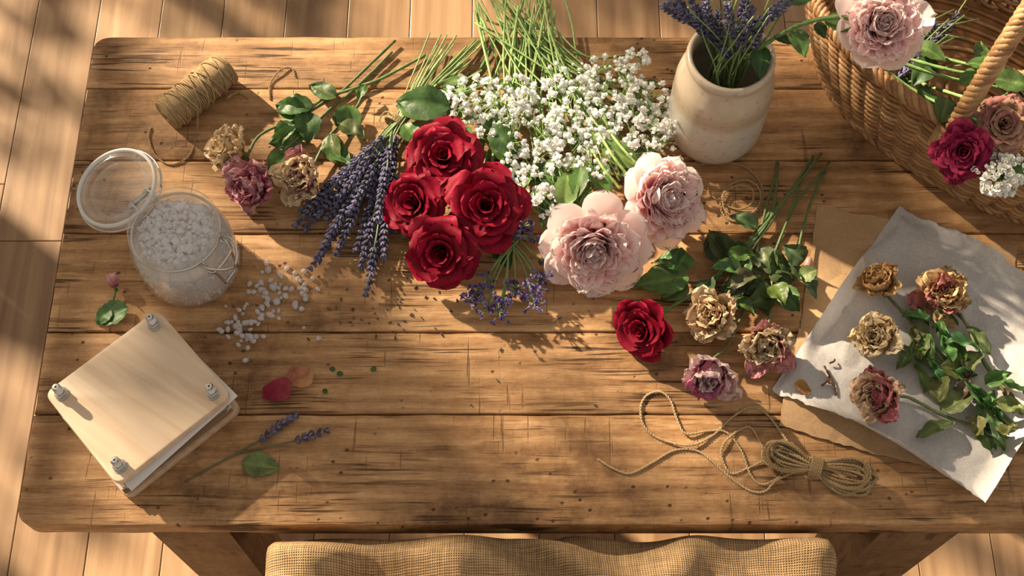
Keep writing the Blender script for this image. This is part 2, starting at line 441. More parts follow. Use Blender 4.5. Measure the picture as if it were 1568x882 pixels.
for lx in (-.35,.445):
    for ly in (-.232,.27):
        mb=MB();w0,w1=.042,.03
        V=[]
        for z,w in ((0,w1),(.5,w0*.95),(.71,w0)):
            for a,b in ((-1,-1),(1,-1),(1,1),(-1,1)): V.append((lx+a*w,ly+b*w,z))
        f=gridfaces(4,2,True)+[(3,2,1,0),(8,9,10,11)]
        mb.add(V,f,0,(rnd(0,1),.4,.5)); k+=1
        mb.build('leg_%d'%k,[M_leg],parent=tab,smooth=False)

# ------------------------------------------------------------------ chair with burlap
ch=empty('burlap_draped_chair')
mb=MB()
cx=.04;cyy=-.362
for sx in (-.235,.235):
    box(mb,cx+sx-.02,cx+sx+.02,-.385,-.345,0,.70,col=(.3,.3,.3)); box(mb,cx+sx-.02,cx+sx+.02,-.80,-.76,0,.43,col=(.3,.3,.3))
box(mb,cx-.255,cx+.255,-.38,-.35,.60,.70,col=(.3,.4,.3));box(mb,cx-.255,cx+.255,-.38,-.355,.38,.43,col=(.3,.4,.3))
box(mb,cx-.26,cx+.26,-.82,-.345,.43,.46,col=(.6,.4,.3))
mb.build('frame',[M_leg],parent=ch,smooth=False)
mb=MB()
nu,nv=200,110
hx,hy=.272,.050
V=[];C=[]
def drop(t,h,r=.028):
    s=1 if t>0 else -1;t=abs(t)
    if t<h: return s*t,0
    if t<h+r*pi/2:
        q=(t-h)/r; return s*(h+r*sin(q)),r*(1-cos(q))
    return s*(h+r+.08*(t-h-r*pi/2)), r+(t-h-r*pi/2)*.99
for i in range(nv+1):
    b=-.36+.72*i/nv
    for j in range(nu+1):
        a=-.42+.84*j/nu
        x,dz1=drop(a,hx); y,dz2=drop(b,hy)
        hang=min(1,(dz1+dz2)/.1)
        z=-max(dz1,dz2)-.25*min(dz1,dz2)
        w1=noise.noise(Vector((a*5,b*4,3)))
        fold=.022*(1-abs(noise.noise(Vector((a*6+b*5,b*10-a*2,1))))*2.6)+.012*sin(b*62+w1*12+a*18)+.007*sin(a*34-b*25+w1*6)+.0015*noise.noise(Vector((a*60,b*60,1)))
        x+=hang*.010*sin(b*40)*(1 if a>0 else -1)*(dz1>0); y+=hang*.008*sin(a*38+2*sin(a*9))*(1 if b>0 else -1)*(dz2>0)
        if b>.05: fold*=max(.2,1-(b-.05)*8)
        z+=fold*(1-.5*hang)+.006*cos(a*5)
        V.append((cx+x,cyy+y,.734+z)); C.append((a,b,0))
mb.add(V,gridfaces(nu,nv),0,cols=C)
mb.build('burlap_cloth',[M_burlap],parent=ch)

# ------------------------------------------------------------------ plant generators
def petal(mb,M,az,L,W,p0,p1,cup,lip=0,ruf=0,r0=.002,z0=0,mat=0,cin=(1,1,1),cout=(1,1,1),nu=8,nv=9,tip=3.5,roll=0,jag=0,cp_=1.5,fr=3.0):
    V=[];C=[];ca,sa=cos(az),sin(az);r=r0;z=z0;pu=0;sd=rnd(0,50)
    for i in range(nv+1):
        q=i/nv;u=1-(1-q)**1.5
        ph=radians(p0+(p1-p0)*u-lip*sst(.62,1,u))
        if i>0: r+=(u-pu)*L*cos(ph); z+=(u-pu)*L*sin(ph)
        pu=u
        w=W*max(.06,((min(1,u+.12))**.55)*(max(0,1-u**tip))**.5)
        for j in range(nu+1):
            s=-1+2*j/nu;x=s*w
            d=cup*(1-cos(x/cup));xt=cup*sin(x/cup)
            nz=noise.noise(Vector((x/W*fr*.5,u*fr,sd)))*ruf*u-roll*abs(s)**4*u
            jj=jag*L*u**3*noise.noise(Vector((s*3.2,sd,2)))*2
            rr=r-sin(ph)*(d+nz)+cos(ph)*jj;zz=z+cos(ph)*(d+nz)+sin(ph)*jj
            V.append((rr*ca-xt*sa,rr*sa+xt*ca,zz))
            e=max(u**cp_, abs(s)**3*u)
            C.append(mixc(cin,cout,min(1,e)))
    mb.add(V,gridfaces(nu,nv),mat,cols=C,M=M)
RL=[(3,.00,.66,.22,88,97,.11,5),(3,.03,.72,.30,86,92,.19,15),(4,.05,.76,.37,80,90,.29,28),(5,.08,.80,.46,70,86,.40,42),
    (5,.10,.88,.56,58,76,.52,60),(5,.10,.96,.64,42,62,.62,80),(6,.10,1.02,.66,24,48,.72,85),(5,.10,1.05,.62,6,30,.9,60)]
RLD=[(3,.0,.70,.24,86,97,.14,5),(3,.04,.78,.40,78,99,.26,12),(4,.06,.84,.52,66,100,.36,14),(4,.08,.90,.60,52,100,.46,18),(5,.10,.94,.60,38,96,.52,24),(5,.12,.94,.52,18,84,.56,50)]
def rose(mb,M,mat=0,cin=(.2,0,.01),cout=(.5,.01,.04),op=1.0,ruf=.03,layers=8,jit=.06,colj=.15,jag=.02,tip=3.5,lipf=1.0,fr=3.0,T=None,edge=None):
    a0=rnd(0,6)
    for k,(n,r0,L,W,p0,p1,cup,lip) in enumerate((T or RL)[:layers]):
        for i in range(n):
            az=a0+k*1.1+2*pi*i/n+rnd(-.15,.15)
            q=1+rnd(-colj,colj)
            co_=cout if edge is None or random.random()<.65 else edge
            ci=tuple(c*q for c in cin);co=tuple(c*q for c in co_)
            dj=4 if T is None else 10
            petal(mb,M,az,L*(1+rnd(-jit,jit)),W*(1+rnd(-jit,jit)),90-(90-p0)*op+rnd(-dj,dj),90-(90-p1)*op+rnd(-dj,dj),cup,lip*op*lipf*rnd(.5,1.4),ruf*(.3+k*.12),r0,0,mat,ci,co,tip=tip,roll=.04*(k>2),jag=jag,fr=fr,nu=8 if T is None else 14,nv=9 if T is None else 14,cp_=1.5 if T is None else .9)
def sepals(mb,M,mat,col,n=5,L=.5):
    lathe(mb,[(.02,-.28),(.09,-.24),(.13,-.12),(.12,-.02),(.16,.06),(.3,.14)],10,M,mat,col)
    for i in range(n):
        petal(mb,M,2*pi*i/n+rnd(-.2,.2),L*rnd(.8,1.3),.10,rnd(10,60),rnd(-30,80),.3,0,.05,.08,-.04,mat,col,tuple(c*.8 for c in col),nu=4,nv=6,tip=1.5)
def peony(mb,M,mat=0,deep=(.96,.55,.60),mid=(1.0,.77,.77),pale=(1.0,.90,.87)):
    for k in range(8):
        petal(mb,M,2*pi*k/8+rnd(-.2,.2),1.05*rnd(.92,1.06),.50,rnd(-2,12),rnd(25,45),.62,rnd(-10,20),.06,.1,0,mat,mid,pale,nu=10,tip=5,jag=.05,fr=3)
    for k in range(9):
        petal(mb,M,2*pi*k/9+rnd(-.2,.2),.98*rnd(.92,1.05),.44,rnd(15,28),rnd(48,66),.45,rnd(-10,25),.06,.1,0,mat,mid,pale,nu=10,tip=5,jag=.06,fr=3)
    for ring,(n,p0,p1,L,W) in enumerate([(11,32,70,.95,.32),(12,44,82,.92,.29),(12,54,92,.88,.26),(11,64,98,.84,.24),(9,74,100,.80,.22)]):
        for i in range(n):
            az=2*pi*i/n+ring*.7+rnd(-.25,.25)
            q=rnd(.97,1.0)
            ci=mixc(deep,mid,rnd(.3,.9));co=mixc(mid,pale,rnd(.35,1.0))
            petal(mb,M,az,L*rnd(.92,1.08),W*rnd(.85,1.2),p0+rnd(-6,6),p1+rnd(-8,8),.24,rnd(-10,30),.07,.06,0,mat,tuple(min(1,c*q) for c in ci),tuple(min(1,c*q) for c in co),nu=8,nv=8,tip=5.5,jag=.08,fr=4,cp_=1.4)
    for i in range(46):
        r0=.50*math.sqrt((i+.5)/46);az=i*2.4
        L=math.sqrt(max(.05,.70-r0*r0))*rnd(.94,1.08)
        q=rnd(.97,1.0);co=mixc(mid,pale,rnd(.2,1.0))
        petal(mb,M,az,L,rnd(.14,.20),92-r0*36,92-r0*70,.18,rnd(0,50),.06,r0,0,mat,tuple(c*q for c in deep),tuple(min(1,c*q) for c in co),nu=6,nv=7,tip=6,jag=.08,fr=4,cp_=1.8)
def leaf(mb,base,d,L,W,mat=0,col=(.05,.13,.03),up=(0,0,1),curl=.25,fold=.25,ruf=.04,nu=8,nv=14,roll=0):
    d=Vector(d).normalized();up=Vector(up)
    side=d.cross(up)
    side=side.normalized() if side.length>1e-4 else Vector((1,0,0))
    side=(Matrix.Rotation(roll,3,d)@side)
    n=side.cross(d).normalized();sd=rnd(0,60);V=[];C=[]
    base=Vector(base)
    for i in range(nv+1):
        u=i/nv;w=W*max(.02,max(0,sin(pi*min(1,u**.78)))**.8)*(1+.06*sin(u*60))
        for j in range(nu+1):
            s=-1+2*j/nu
            nz=noise.noise(Vector((s*1.3,u*3.3,sd)))*ruf*L*(.3+u)
            z=-curl*L*u*u+fold*abs(s)*w+nz*1.6
            V.append(base+side*(s*w)+d*(L*u*(1-.25*abs(curl)*u))+n*z)
            vein=max(0,1-abs(((u*8-abs(s)*1.6)%1.0)-.5)*5)*.35 if abs(s)>.05 else .9
            q=.8+.5*noise.noise(Vector((s,u*2,sd+9)))
            C.append(mixc(tuple(c*q for c in col),(col[0]*1.9+.03,col[1]*1.7+.03,col[2]*1.8+.015),vein*.6))
    mb.add(V,gridfaces(nu,nv),mat,cols=C)
GD=(.045,.115,.025);GM=(.09,.19,.04);GL=(.18,.30,.08);GDRY=(.15,.18,.07)
def stem(mb,pts,r=.0018,mat=0,col=(.10,.17,.05),col2=None,nodes=True):
    c=catmull(pts,10)
    c=[p+Vector((noise.noise(p*25),noise.noise(p*25+Vector((9,0,0))),0))*.0012 for p in c]
    rs=[r*(1+.12*sin(i*1.7)) for i in range(len(c))]
    tube(mb,c,rs,6,mat,col,col2); return c
def dpx(dx,dy,up=0): return Vector((dx,-dy,up)).normalized()

LVC=[(.10,.095,.17),(.15,.14,.25),(.07,.068,.11),(.20,.185,.32),(.13,.125,.16)]
def lav_head(mb,p0,p1,mat,dens=1.0,w=.0052,cols=None):
    cols=cols or LVC
    L=(p1-p0).length;d=(p1-p0).normalized()
    ref=Vector((0,0,1)) if abs(d.z)<.9 else Vector((1,0,0))
    a=(ref-d*ref.dot(d)).normalized();b=d.cross(a)
    k=max(1,int(L/.0068*dens))
    bend=a*rnd(-.08,.08)+b*rnd(-.1,.1)
    for i in range(k+1):
        u=i/k
        c=p0+d*(L*u)+bend*L*sin(pi*u)*.5
        rr=w*(.75+.35*sin(pi*min(1,u*1.1+.1)))*(1 if u<.85 else .7)
        for j in range(7):
            th=2*pi*j/7+i*.45+rnd(-.2,.2)
            o=a*cos(th)+b*sin(th)
            ell(mb,c+o*rr*.62+d*rnd(-.0012,.0012),(o*.75+d*.9),.0038*rnd(.8,1.25),.0018*rnd(.8,1.2),mat,random.choice(cols),5,3)
def tiny_flower(mb,c,R,mat,col,axis,n=11):
    M=orient(c,axis,R,rnd(0,6))
    for i in range(n):
        k=i%2
        petal(mb,M,2*pi*i/n*2+rnd(-.2,.2),rnd(.85,1.05),.42,(25 if k else 62)+rnd(-10,10),(40 if k else 85),.5,10,.1,.03,0,mat,tuple(x*.9 for x in col),col,nu=2,nv=3,tip=5)
def puff(mb,c,R,mat,col):
    ax=Vector((rnd(-.5,.5),rnd(-.8,.2),1)).normalized()
    tiny_flower(mb,c-Vector((0,0,R*.3)),R,mat,col,ax)
    ell(mb,c+ax*R*.12,ax,R*.45,R*.55,mat,col,6,4)

# ------------------------------------------------------------------ red roses
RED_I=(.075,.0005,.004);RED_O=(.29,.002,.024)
def red_rose(u,v,rpx,axis,h=.045,stems=None,lvs=(),rot=0,op=1.0):
    mb=MB();R=rpx*PX
    ax=Vector(axis).normalized();c=S(u,v,h)
    M=orient(c-ax*R*.45,ax,R*1.0,rot)
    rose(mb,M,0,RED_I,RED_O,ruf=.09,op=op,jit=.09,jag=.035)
    sepals(mb,M,1,GM)
    if stems: 
        base=c-ax*R*.72
        stem(mb,[base]+[S(*q) for q in stems],.0022,2,(.10,.18,.05))
    for (lu,lv,lh,dx,dy,Lp,Wp) in lvs:
        leaf(mb,S(lu,lv,lh),dpx(dx,dy,.12),Lp*PX,Wp*PX,1,GM)
    return mb.build('red_rose',[M_petal,M_leaf,M_stem])
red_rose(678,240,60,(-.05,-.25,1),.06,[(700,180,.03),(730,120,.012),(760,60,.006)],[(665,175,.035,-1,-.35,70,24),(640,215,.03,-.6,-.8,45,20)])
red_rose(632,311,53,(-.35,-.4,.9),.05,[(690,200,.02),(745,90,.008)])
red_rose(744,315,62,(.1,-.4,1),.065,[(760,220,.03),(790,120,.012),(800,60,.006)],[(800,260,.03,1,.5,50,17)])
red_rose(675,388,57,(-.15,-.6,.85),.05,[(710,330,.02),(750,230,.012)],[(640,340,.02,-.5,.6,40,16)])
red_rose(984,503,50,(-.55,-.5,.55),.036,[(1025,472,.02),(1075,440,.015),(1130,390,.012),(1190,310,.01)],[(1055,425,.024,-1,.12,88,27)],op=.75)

# ------------------------------------------------------------------ peonies
def mk_peony(u,v,rpx,axis,h,st=None,lv=()):
    mb=MB();R=rpx*PX;ax=Vector(axis).normalized();c=S(u,v,h)
    M=orient(c-ax*R*.42,ax,R,rnd(0,6));peony(mb,M)
    sepals(mb,M,1,GM)
    if st: stem(mb,[c-ax*R*.6]+[S(*q) for q in st],.0026,2,(.16,.28,.08))
    for (lu,lw,lh,dx,dy,Lp,Wp) in lv: leaf(mb,S(lu,lw,lh),dpx(dx,dy,.15),Lp*PX,Wp*PX,1,GM)
    return mb.build('pink_peony',[M_soft,M_leaf,M_stem])
mk_peony(910,380,80,(-.05,-.8,.7),.055,[(900,300,.02),(880,200,.01),(850,90,.006)])
mk_peony(1016,305,73,(.45,-.45,.8),.055,[(960,270,.02),(915,210,.012),(870,110,.006)])

# ------------------------------------------------------------------ lavender bundle
mb=MB()
tie=(607,188)
ends=[(453,345),(462,322),(476,410),(489,398),(468,352),(500,372),(515,388),(528,352),(545,382),(560,450),(570,420),(588,392),(560,352),(578,335),(603,352),(482,302),(500,296),(520,300),(542,300),(500,335),(552,408),(522,272),(548,262),(582,292),(600,268),(535,325),(512,325),(486,330),(566,300),(590,320)]
for i,(u,v) in enumerate(ends):
    du,dv=u-tie[0],v-tie[1];L=math.hypot(du,dv)
    hd=min(.62*L,rnd(68,95))
    hh=.012+.028*random.random() if L<160 else .008+.012*random.random()
    t=1-hd/L
    tieh=.016+rnd(-.008,.01);tj=(tie[0]+rnd(-7,7),tie[1]+rnd(-6,6))
    p_t=S(tj[0],tj[1],tieh)
    ph=S(tie[0]+du*t,tie[1]+dv*t,hh+.006)
    p1=S(u,v,hh)
    top=S(rnd(655,745),rnd(45,110),rnd(.004,.025))
    stem(mb,[ph,p_t,top],.0010,1,(.18,.24,.12),(.30,.40,.15))
    if i%2==0:
        stem(mb,[p_t,S(rnd(655,735),rnd(60,130),rnd(.004,.03))],.0010,1,(.2,.28,.12),(.32,.42,.16))
    lav_head(mb,ph,p1,0)
    if i%3==0:
        q=ph.lerp(p_t,.25);lav_head(mb,q,q+(p1-ph)*.12,0)
ctr=S(tie[0],tie[1],.014)
dd=(S(680,110,.012)-ctr).normalized()
for k in range(5):
    pts=[]
    sd=dd.cross(Vector((0,0,1))).normalized()
    for j in range(25):
        th=2*pi*j/24
        pts.append(ctr+dd*(k*.0019-.004)+sd*cos(th)*.0145+Vector((0,0,1))*sin(th)*.0125)
    ply(mb,pts,.0011,2,(.55,.40,.23))
ply(mb,catmull([ctr+Vector((0,0,.013)),ctr+Vector((-.012,.008,.012)),ctr+Vector((-.02,.0,.004)),ctr+Vector((-.012,-.014,.006))]),.001,2,(.55,.40,.23))
mb.build('lavender_bundle',[M_lav,M_stem,M_twine])

# ------------------------------------------------------------------ baby's breath bouquet
mb=MB()
blobs=[(725,150,48,34,38),(765,175,48,42,56),(805,210,55,55,74),(870,160,68,50,92),(935,122,55,42,68),(945,185,62,46,70),(1015,188,50,28,40),(840,262,58,50,72),(900,232,54,46,54),(822,305,30,26,26),(980,220,55,34,40),(785,140,45,28,34),(970,92,26,18,14),(890,264,35,22,18),(700,180,28,22,12),(985,150,45,35,30),(1035,185,28,20,14),(870,120,45,25,20)]
for (u,v,a,b,n) in blobs:
    hub=S(u+rnd(-5,5),v-b*.55,.02)
    tops=[S(rnd(725,850),rnd(-20,40),rnd(.006,.03)) for _ in range(2)]
    for t in tops:
        stem(mb,[hub,S(u*.55+810*.45,v*.5+40,.022+rnd(-.01,.01)),t],.0012,1,(.16,.28,.07),(.32,.48,.15))
    subs=[]
    for k in range(4):
        th=rnd(0,6.3);q=S(u+a*.45*cos(th),v+b*.45*sin(th),rnd(.03,.05));subs.append(q)
        stem(mb,[hub,hub.lerp(q,.5)+Vector((0,0,.004)),q],.0008,1,(.16,.28,.08))
    for k in range(n):
        th=rnd(0,2*pi);rr=math.sqrt(random.random())
        c=S(u+a*rr*cos(th),v+b*rr*sin(th),.03+.045*random.random()*(1.15-rr))
        s=min(subs,key=lambda q:(q-c).length)
        mid=s.lerp(c,.55)+Vector((rnd(-.003,.003),rnd(-.003,.003),-.002))
        tube(mb,[s,mid,c],.00042,4,1,(.26,.40,.12))
        if random.random()<.88: puff(mb,c,rnd(.0046,.0070),0,(.98,.98,.94))
        else: ell(mb,c,(rnd(-1,1),rnd(-1,1),1),.0026,.002,0,(.82,.9,.70))
for k in range(26):
    a=S(rnd(722,860),rnd(-35,20),rnd(.004,.03));b=S(rnd(770,900),rnd(110,230),rnd(.012,.035))
    stem(mb,[a,a.lerp(b,.5)+Vector((rnd(-.01,.01),0,rnd(-.002,.006))),b],rnd(.0010,.0018),1,(.36,.50,.16),(.20,.34,.09))
for k in range(40):
    u,v=rnd(690,1000),rnd(110,290);th=rnd(0,6.3)
    leaf(mb,S(u,v,rnd(.012,.04)),Vector((cos(th),sin(th),rnd(0,.5))),rnd(.02,.05),rnd(.003,.006),2,random.choice([GM,GL,GL]),nu=4,nv=7)
mb.build('babys_breath_bouquet',[M_white,M_stem,M_leaf])

mb=MB()
for (u,v,dx,dy,L,W,h,c) in [(690,165,-1,-.15,92,26,.04,GD),(700,150,-.1,-1,60,20,.03,GM),(735,180,.8,.5,60,20,.03,GD),(760,215,.5,.9,55,17,.03,GM),(830,250,.6,.9,60,18,.035,GM),
    (870,265,-.1,1,70,17,.05,GL),(900,250,.5,.8,75,17,.04,GM),(920,220,1,.7,80,17,.05,GL),(940,250,.9,.3,70,20,.03,GM),(780,240,.1,1,70,18,.03,GD),(810,250,-.4,.9,60,18,.025,GD),
    (850,300,-.3,.9,60,17,.025,GD),(760,360,.3,1,60,16,.02,GD),(700,310,-.6,-.5,50,16,.03,GD),(960,245,1,-.15,60,16,.03,GM),(740,230,-.8,.3,45,15,.03,GD),(880,300,.4,.8,50,15,.02,GM),(752,195,.6,.8,60,18,.05,GD),(890,255,-.2,1,60,14,.05,GM)]:
    leaf(mb,S(u,v,h),dpx(dx,dy,rnd(.0,.3)),L*PX*1.05,W*PX*1.1,0,c,roll=rnd(-.5,.5))
for k in range(8):
    a=S(rnd(870,930),rnd(130,200),.03);b=S(rnd(930,1000),rnd(215,285),.03)
    stem(mb,[a,a.lerp(b,.5)+Vector((0,0,.01)),b],.0013,1,(.28,.42,.13))
for (a,b) in [((915,205),(962,270)),((930,200),(985,262)),((905,230),(948,290))]:
    stem(mb,[S(a[0],a[1],.055),S((a[0]+b[0])/2,(a[1]+b[1])/2,.06),S(b[0],b[1],.05)],.0018,1,(.30,.46,.14))
mb.build('greenery_leaves',[M_leaf,M_stem])

# ------------------------------------------------------------------ statice (purple)
mb=MB()
for (u,v,n) in [(733,448,18),(722,462,10),(765,478,18),(790,443,20),(818,462,16),(842,412,18),(828,428,14),(800,348,16),(812,362,10),(752,432,10),(770,465,10),(822,438,12),(745,470,10),(790,355,10)]:
    base=S(785,365,.022);e=S(u,v,.022)
    stem(mb,[base+Vector((rnd(-.01,.01),0,0)),base.lerp(e,.5)+Vector((0,0,.004)),e],.0012,1,(.16,.26,.08))
    for k in range(n):
        c=e+Vector((rnd(-.012,.012),rnd(-.012,.012),rnd(-.006,.010)))
        tube(mb,[e.lerp(c,.1),c],.0007,4,1,(.2,.28,.1))
        tiny_flower(mb,c,rnd(.0038,.0056),0,random.choice([(.24,.18,.44),(.33,.26,.52),(.42,.36,.60),(.18,.13,.32)]),Vector((rnd(-.7,.7),rnd(-1,.3),1)),7)
mb.build('purple_statice_bunch',[M_soft,M_stem])

# ------------------------------------------------------------------ dried roses
CR_I=(.52,.35,.17);CR_O=(.86,.70,.47);BRN=(.44,.25,.10)
def dried(u,v,rpx,axis,h,cin,cout,op,st,lvs=(),layers=6,ruf=.30,scol=(.13,.17,.06),lc=GDRY,edge=None,name='dried_rose'):
    mb=MB();R=rpx*PX;ax=Vector(axis).normalized();c=S(u,v,h)
    M=orient(c-ax*R*.62,ax,R*1.40,rnd(0,6))
    rose(mb,M,0,cin,cout,op=op,ruf=ruf,layers=layers,jit=.14,colj=.14,jag=.12,tip=5,lipf=1,fr=8,T=RLD,edge=edge)
    sepals(mb,M,1,(.15,.18,.07),L=.45)
    pts=[c-ax*R*.9]+[S(*q) for q in st]
    stem(mb,pts,.0018,2,scol,tuple(x*.8 for x in scol))
    for (lu,lv,lh,dx,dy,Lp,Wp) in lvs:
        leaf(mb,S(lu,lv,lh),dpx(dx,dy,rnd(0,.35)),Lp*PX,Wp*PX,1,tuple(x*rnd(.8,1.25) for x in lc),ruf=.10,curl=rnd(-.1,.35),fold=rnd(.2,.6),roll=rnd(-.7,.7))
    return mb.build(name,[M_dry,M_leaf,M_stem])
LG=(.09,.165,.04)
dried(350,228,38,(-.6,.0,.6),.030,CR_I,CR_O,1.0,[(400,205,.012),(455,180,.008),(520,142,.006),(605,62,.006)],[(470,175,.012,-.9,-.3,62,20),(500,150,.01,-.6,-1,48,14),(450,190,.012,-.7,.6,40,14)],lc=LG,edge=(.76,.55,.32))
dried(384,286,40,(-.35,-.5,.75),.030,(.42,.06,.14),(.62,.24,.30),1.0,[(425,240,.012),(480,190,.012),(560,120,.006),(600,80,.006)],[(440,235,.015,-.4,.7,52,18),(465,205,.012,-.9,.4,60,20),(520,170,.012,.4,.9,56,22)],lc=LG,edge=(.72,.42,.44))
dried(459,268,39,(-.3,-.5,.65),.030,(.56,.34,.20),(.82,.65,.44),.95,[(500,215,.012),(545,165,.006),(556,140,.006)],[(505,205,.014,.2,1,60,18),(520,190,.02,.8,.4,50,20),(500,225,.012,.8,.6,52,18)],lc=LG,edge=(.64,.28,.32))
mb=MB()
stem(mb,[S(652,84,.004),S(580,122,.006),S(500,150,.01),S(440,190,.012)],.0020,1,(.16,.23,.07))
for q in [(560,130,-.3,.6,30,9),(515,150,-.8,-.5,60,16),(480,160,-1,.1,66,21),(530,160,.2,1,62,22),(470,170,.1,.9,60,22),(450,190,-.7,.9,50,18)]:
    leaf(mb,S(q[0],q[1],.016),dpx(q[2],q[3],.1),q[4]*PX,q[5]*PX,0,random.choice([LG,GD,GM]),ruf=.08,roll=rnd(-.5,.5))
mb.build('rose_leaf_branch',[M_leaf,M_stem])
DL=(.065,.12,.034)
dried(1089,482,37,(-.4,-.35,.7),.030,CR_I,CR_O,1.0,[(1120,440,.016),(1160,370,.014),(1215,290,.012),(1258,235,.008)],[(1130,425,.02,.7,.5,50,17),(1150,390,.02,-.8,-.1,55,18),(1120,400,.015,-.6,-.8,60,20),(1165,380,.02,.3,1,55,19)],lc=DL,edge=(.76,.54,.34))
dried(1176,528,38,(-.15,-.6,.7),.030,(.54,.33,.18),(.82,.66,.45),1.0,[(1180,470,.016),(1185,400,.014),(1215,320,.012),(1270,248,.008)],[(1185,450,.018,-.7,.4,52,18),(1190,410,.02,.9,.5,60,20),(1200,390,.02,-.5,.7,50,19),(1195,440,.02,.4,.8,52,18)],lc=DL,edge=(.62,.28,.30))
dried(1088,575,38,(-.2,-.85,.4),.030,(.58,.28,.36),(.86,.66,.64),.92,[(1120,520,.014),(1150,440,.012),(1165,350,.012),(1192,250,.008)],[(1110,400,.015,-.5,-.7,55,17),(1145,430,.015,-.8,.3,50,17),(1160,350,.015,-.7,-.4,48,15)],lc=DL,edge=(.56,.16,.30))
mb=MB()
for (a,b,c) in [((1235,255),(1205,340),(1150,470)),((1262,262),(1235,330),(1215,430)),((1190,248),(1180,330),(1120,410)),((1245,240),(1190,320),(1060,470))]:
    stem(mb,[S(a[0],a[1],.006),S(b[0],b[1],.014),S(c[0],c[1],.016)],.0018,1,(.10,.16,.05))
for k in range(26):
    u=rnd(1040,1235);v=rnd(362,470)
    if u<1090 and v>440: continue
    leaf(mb,S(u,v,rnd(.012,.035)),dpx(rnd(-1,1),rnd(-.6,1),rnd(-.1,.4)),rnd(36,54)*PX,rnd(11,18)*PX,0,tuple(x*rnd(.7,1.5) for x in DL),ruf=.11,roll=rnd(-.8,.8),curl=rnd(0,.5),fold=rnd(.2,.7))
leaf(mb,S(1225,425,.03),dpx(.6,-.2,.4),30*PX,14*PX,0,(.18,.25,.08))
ell(mb,S(1238,405,.03),dpx(.2,-1,.3),.009,.005,0,(.55,.30,.25),8,6)
mb.build('rose_foliage_sprig',[M_leaf,M_stem])

# ------------------------------------------------------------------ paper
def sheet(name,q,mat,h0,amp,nn=60,seed=0,curl=0):
    A,B,C_,D=[S(*p) for p in q]
    mb=MB();V=[]
    for i in range(nn+1):
        for j in range(nn+1):
            s,t=j/nn,i/nn
            p=A.lerp(B,s).lerp(D.lerp(C_,s),t)
            e=min(s,1-s,t,1-t)
            jx=(.003*noise.noise(p*45)+.002*noise.noise(p*160)) if e==0 else 0
            k=p*16+Vector((seed,0,0))
            dist,_=noise.voronoi(k)
            d2,_=noise.voronoi(p*38+Vector((seed,5,0)))
            z=h0+amp*(abs(noise.noise(p*9+Vector((seed,3,0))))*.9+(dist[1]-dist[0])*.45+(d2[1]-d2[0])*.16+.25*(noise.noise(p*30)+1))+curl*max(0,.08-e)**2*60*(noise.noise(p*7+Vector((0,seed,0)))+.3)
            V.append((p.x+jx,p.y+jx,TT+max(z,h0*.6)))
    mb.add(V,gridfaces(nn,nn),0)
    return mb.build(name,[mat])
sheet('kraft_paper_sheet',[(1252,315),(1555,380),(1529,748),(1205,640)],M_kraft,.0006,.0016,30,3)
sheet('kraft_paper_sheet',[(1222,505),(1470,500),(1450,725),(1190,655)],M_kraft,.0026,.0012,30,8)
sheet('parchment_sheet',[(1375,318),(1668,498),(1493,783),(1181,598)],M_parch,.0048,.0080,150,5,curl=.15)

PG=(.13,.18,.055)
dried(1345,432,31,(-.4,.2,.7),.034,BRN,(.70,.46,.22),1.0,[(1375,470,.018),(1430,530,.018),(1500,600,.016),(1600,700,.012)],[(1395,490,.022,.5,1,55,15),(1410,510,.02,-.2,1,50,16)],lc=PG,edge=(.56,.34,.15))
dried(1447,450,35,(.1,-.2,1),.032,(.48,.22,.12),(.74,.54,.29),1.6,[(1475,490,.018),(1510,560,.018),(1570,640,.014)],[(1480,500,.02,.6,1,55,14),(1500,540,.02,-.6,.6,45,15)],ruf=.38,lc=PG,edge=(.52,.20,.19))
dried(1343,516,36,(-.5,-.1,.7),.034,CR_I,(.86,.71,.47),.95,[(1385,530,.02),(1450,560,.018),(1520,620,.016),(1600,690,.012)],[(1400,520,.022,.4,1,55,17),(1440,560,.022,.9,.2,60,16),(1440,575,.02,-.3,1,50,18)],lc=PG,edge=(.76,.58,.34))
dried(1346,608,38,(-.55,-.15,.55),.034,(.50,.22,.18),(.76,.56,.38),.95,[(1390,608,.02),(1440,635,.018),(1500,655,.016),(1600,690,.012)],[(1440,630,.02,.9,-.5,60,20),(1460,645,.02,-.9,.35,66,16),(1490,650,.02,.6,.8,55,16),(1500,650,.02,.5,-1,56,18)],lc=PG,edge=(.54,.17,.20))
mb=MB()
for (a,b,c) in [((1400,500),(1480,590),(1590,690)),((1470,480),(1520,570),(1590,650)),((1480,640),(1530,650),(1600,670))]:
    stem(mb,[S(a[0],a[1],.02),S(b[0],b[1],.018),S(c[0],c[1],.014)],.0016,1,(.19,.21,.08))
for k in range(32):
    t=random.random();u=1395+145*t+rnd(-20,20);v=500+140*t+rnd(-42,42)
    leaf(mb,S(u,v,rnd(.016,.03)),dpx(rnd(-.6,1),rnd(-.7,1),rnd(-.1,.3)),rnd(32,54)*PX,rnd(7,14)*PX,0,tuple(x*rnd(.5,1.4) for x in (.11,.18,.05)),ruf=.18,fold=.9,roll=rnd(-.9,.9),curl=rnd(-.1,.6))
mb.build('dried_leaf_sprig',[M_leaf,M_stem])
mb=MB()
petal(mb,orient(S(1240,602,.014),(0,.2,1),.020,1),1.5,1,.5,5,30,.8,0,.15,0,0,0,(.35,.17,.05),(.5,.27,.1))
for (a,b) in [((1262,560),(1280,605)),((1270,575),(1258,590)),((1268,585),(1276,590)),((1278,550),(1270,556))]:
    stem(mb,[S(a[0],a[1],.013),S((a[0]+b[0])/2+3,(a[1]+b[1])/2,.015),S(b[0],b[1],.013)],.0011,0,(.16,.07,.03))
mb.build('dried_plant_fragments',[M_dry])

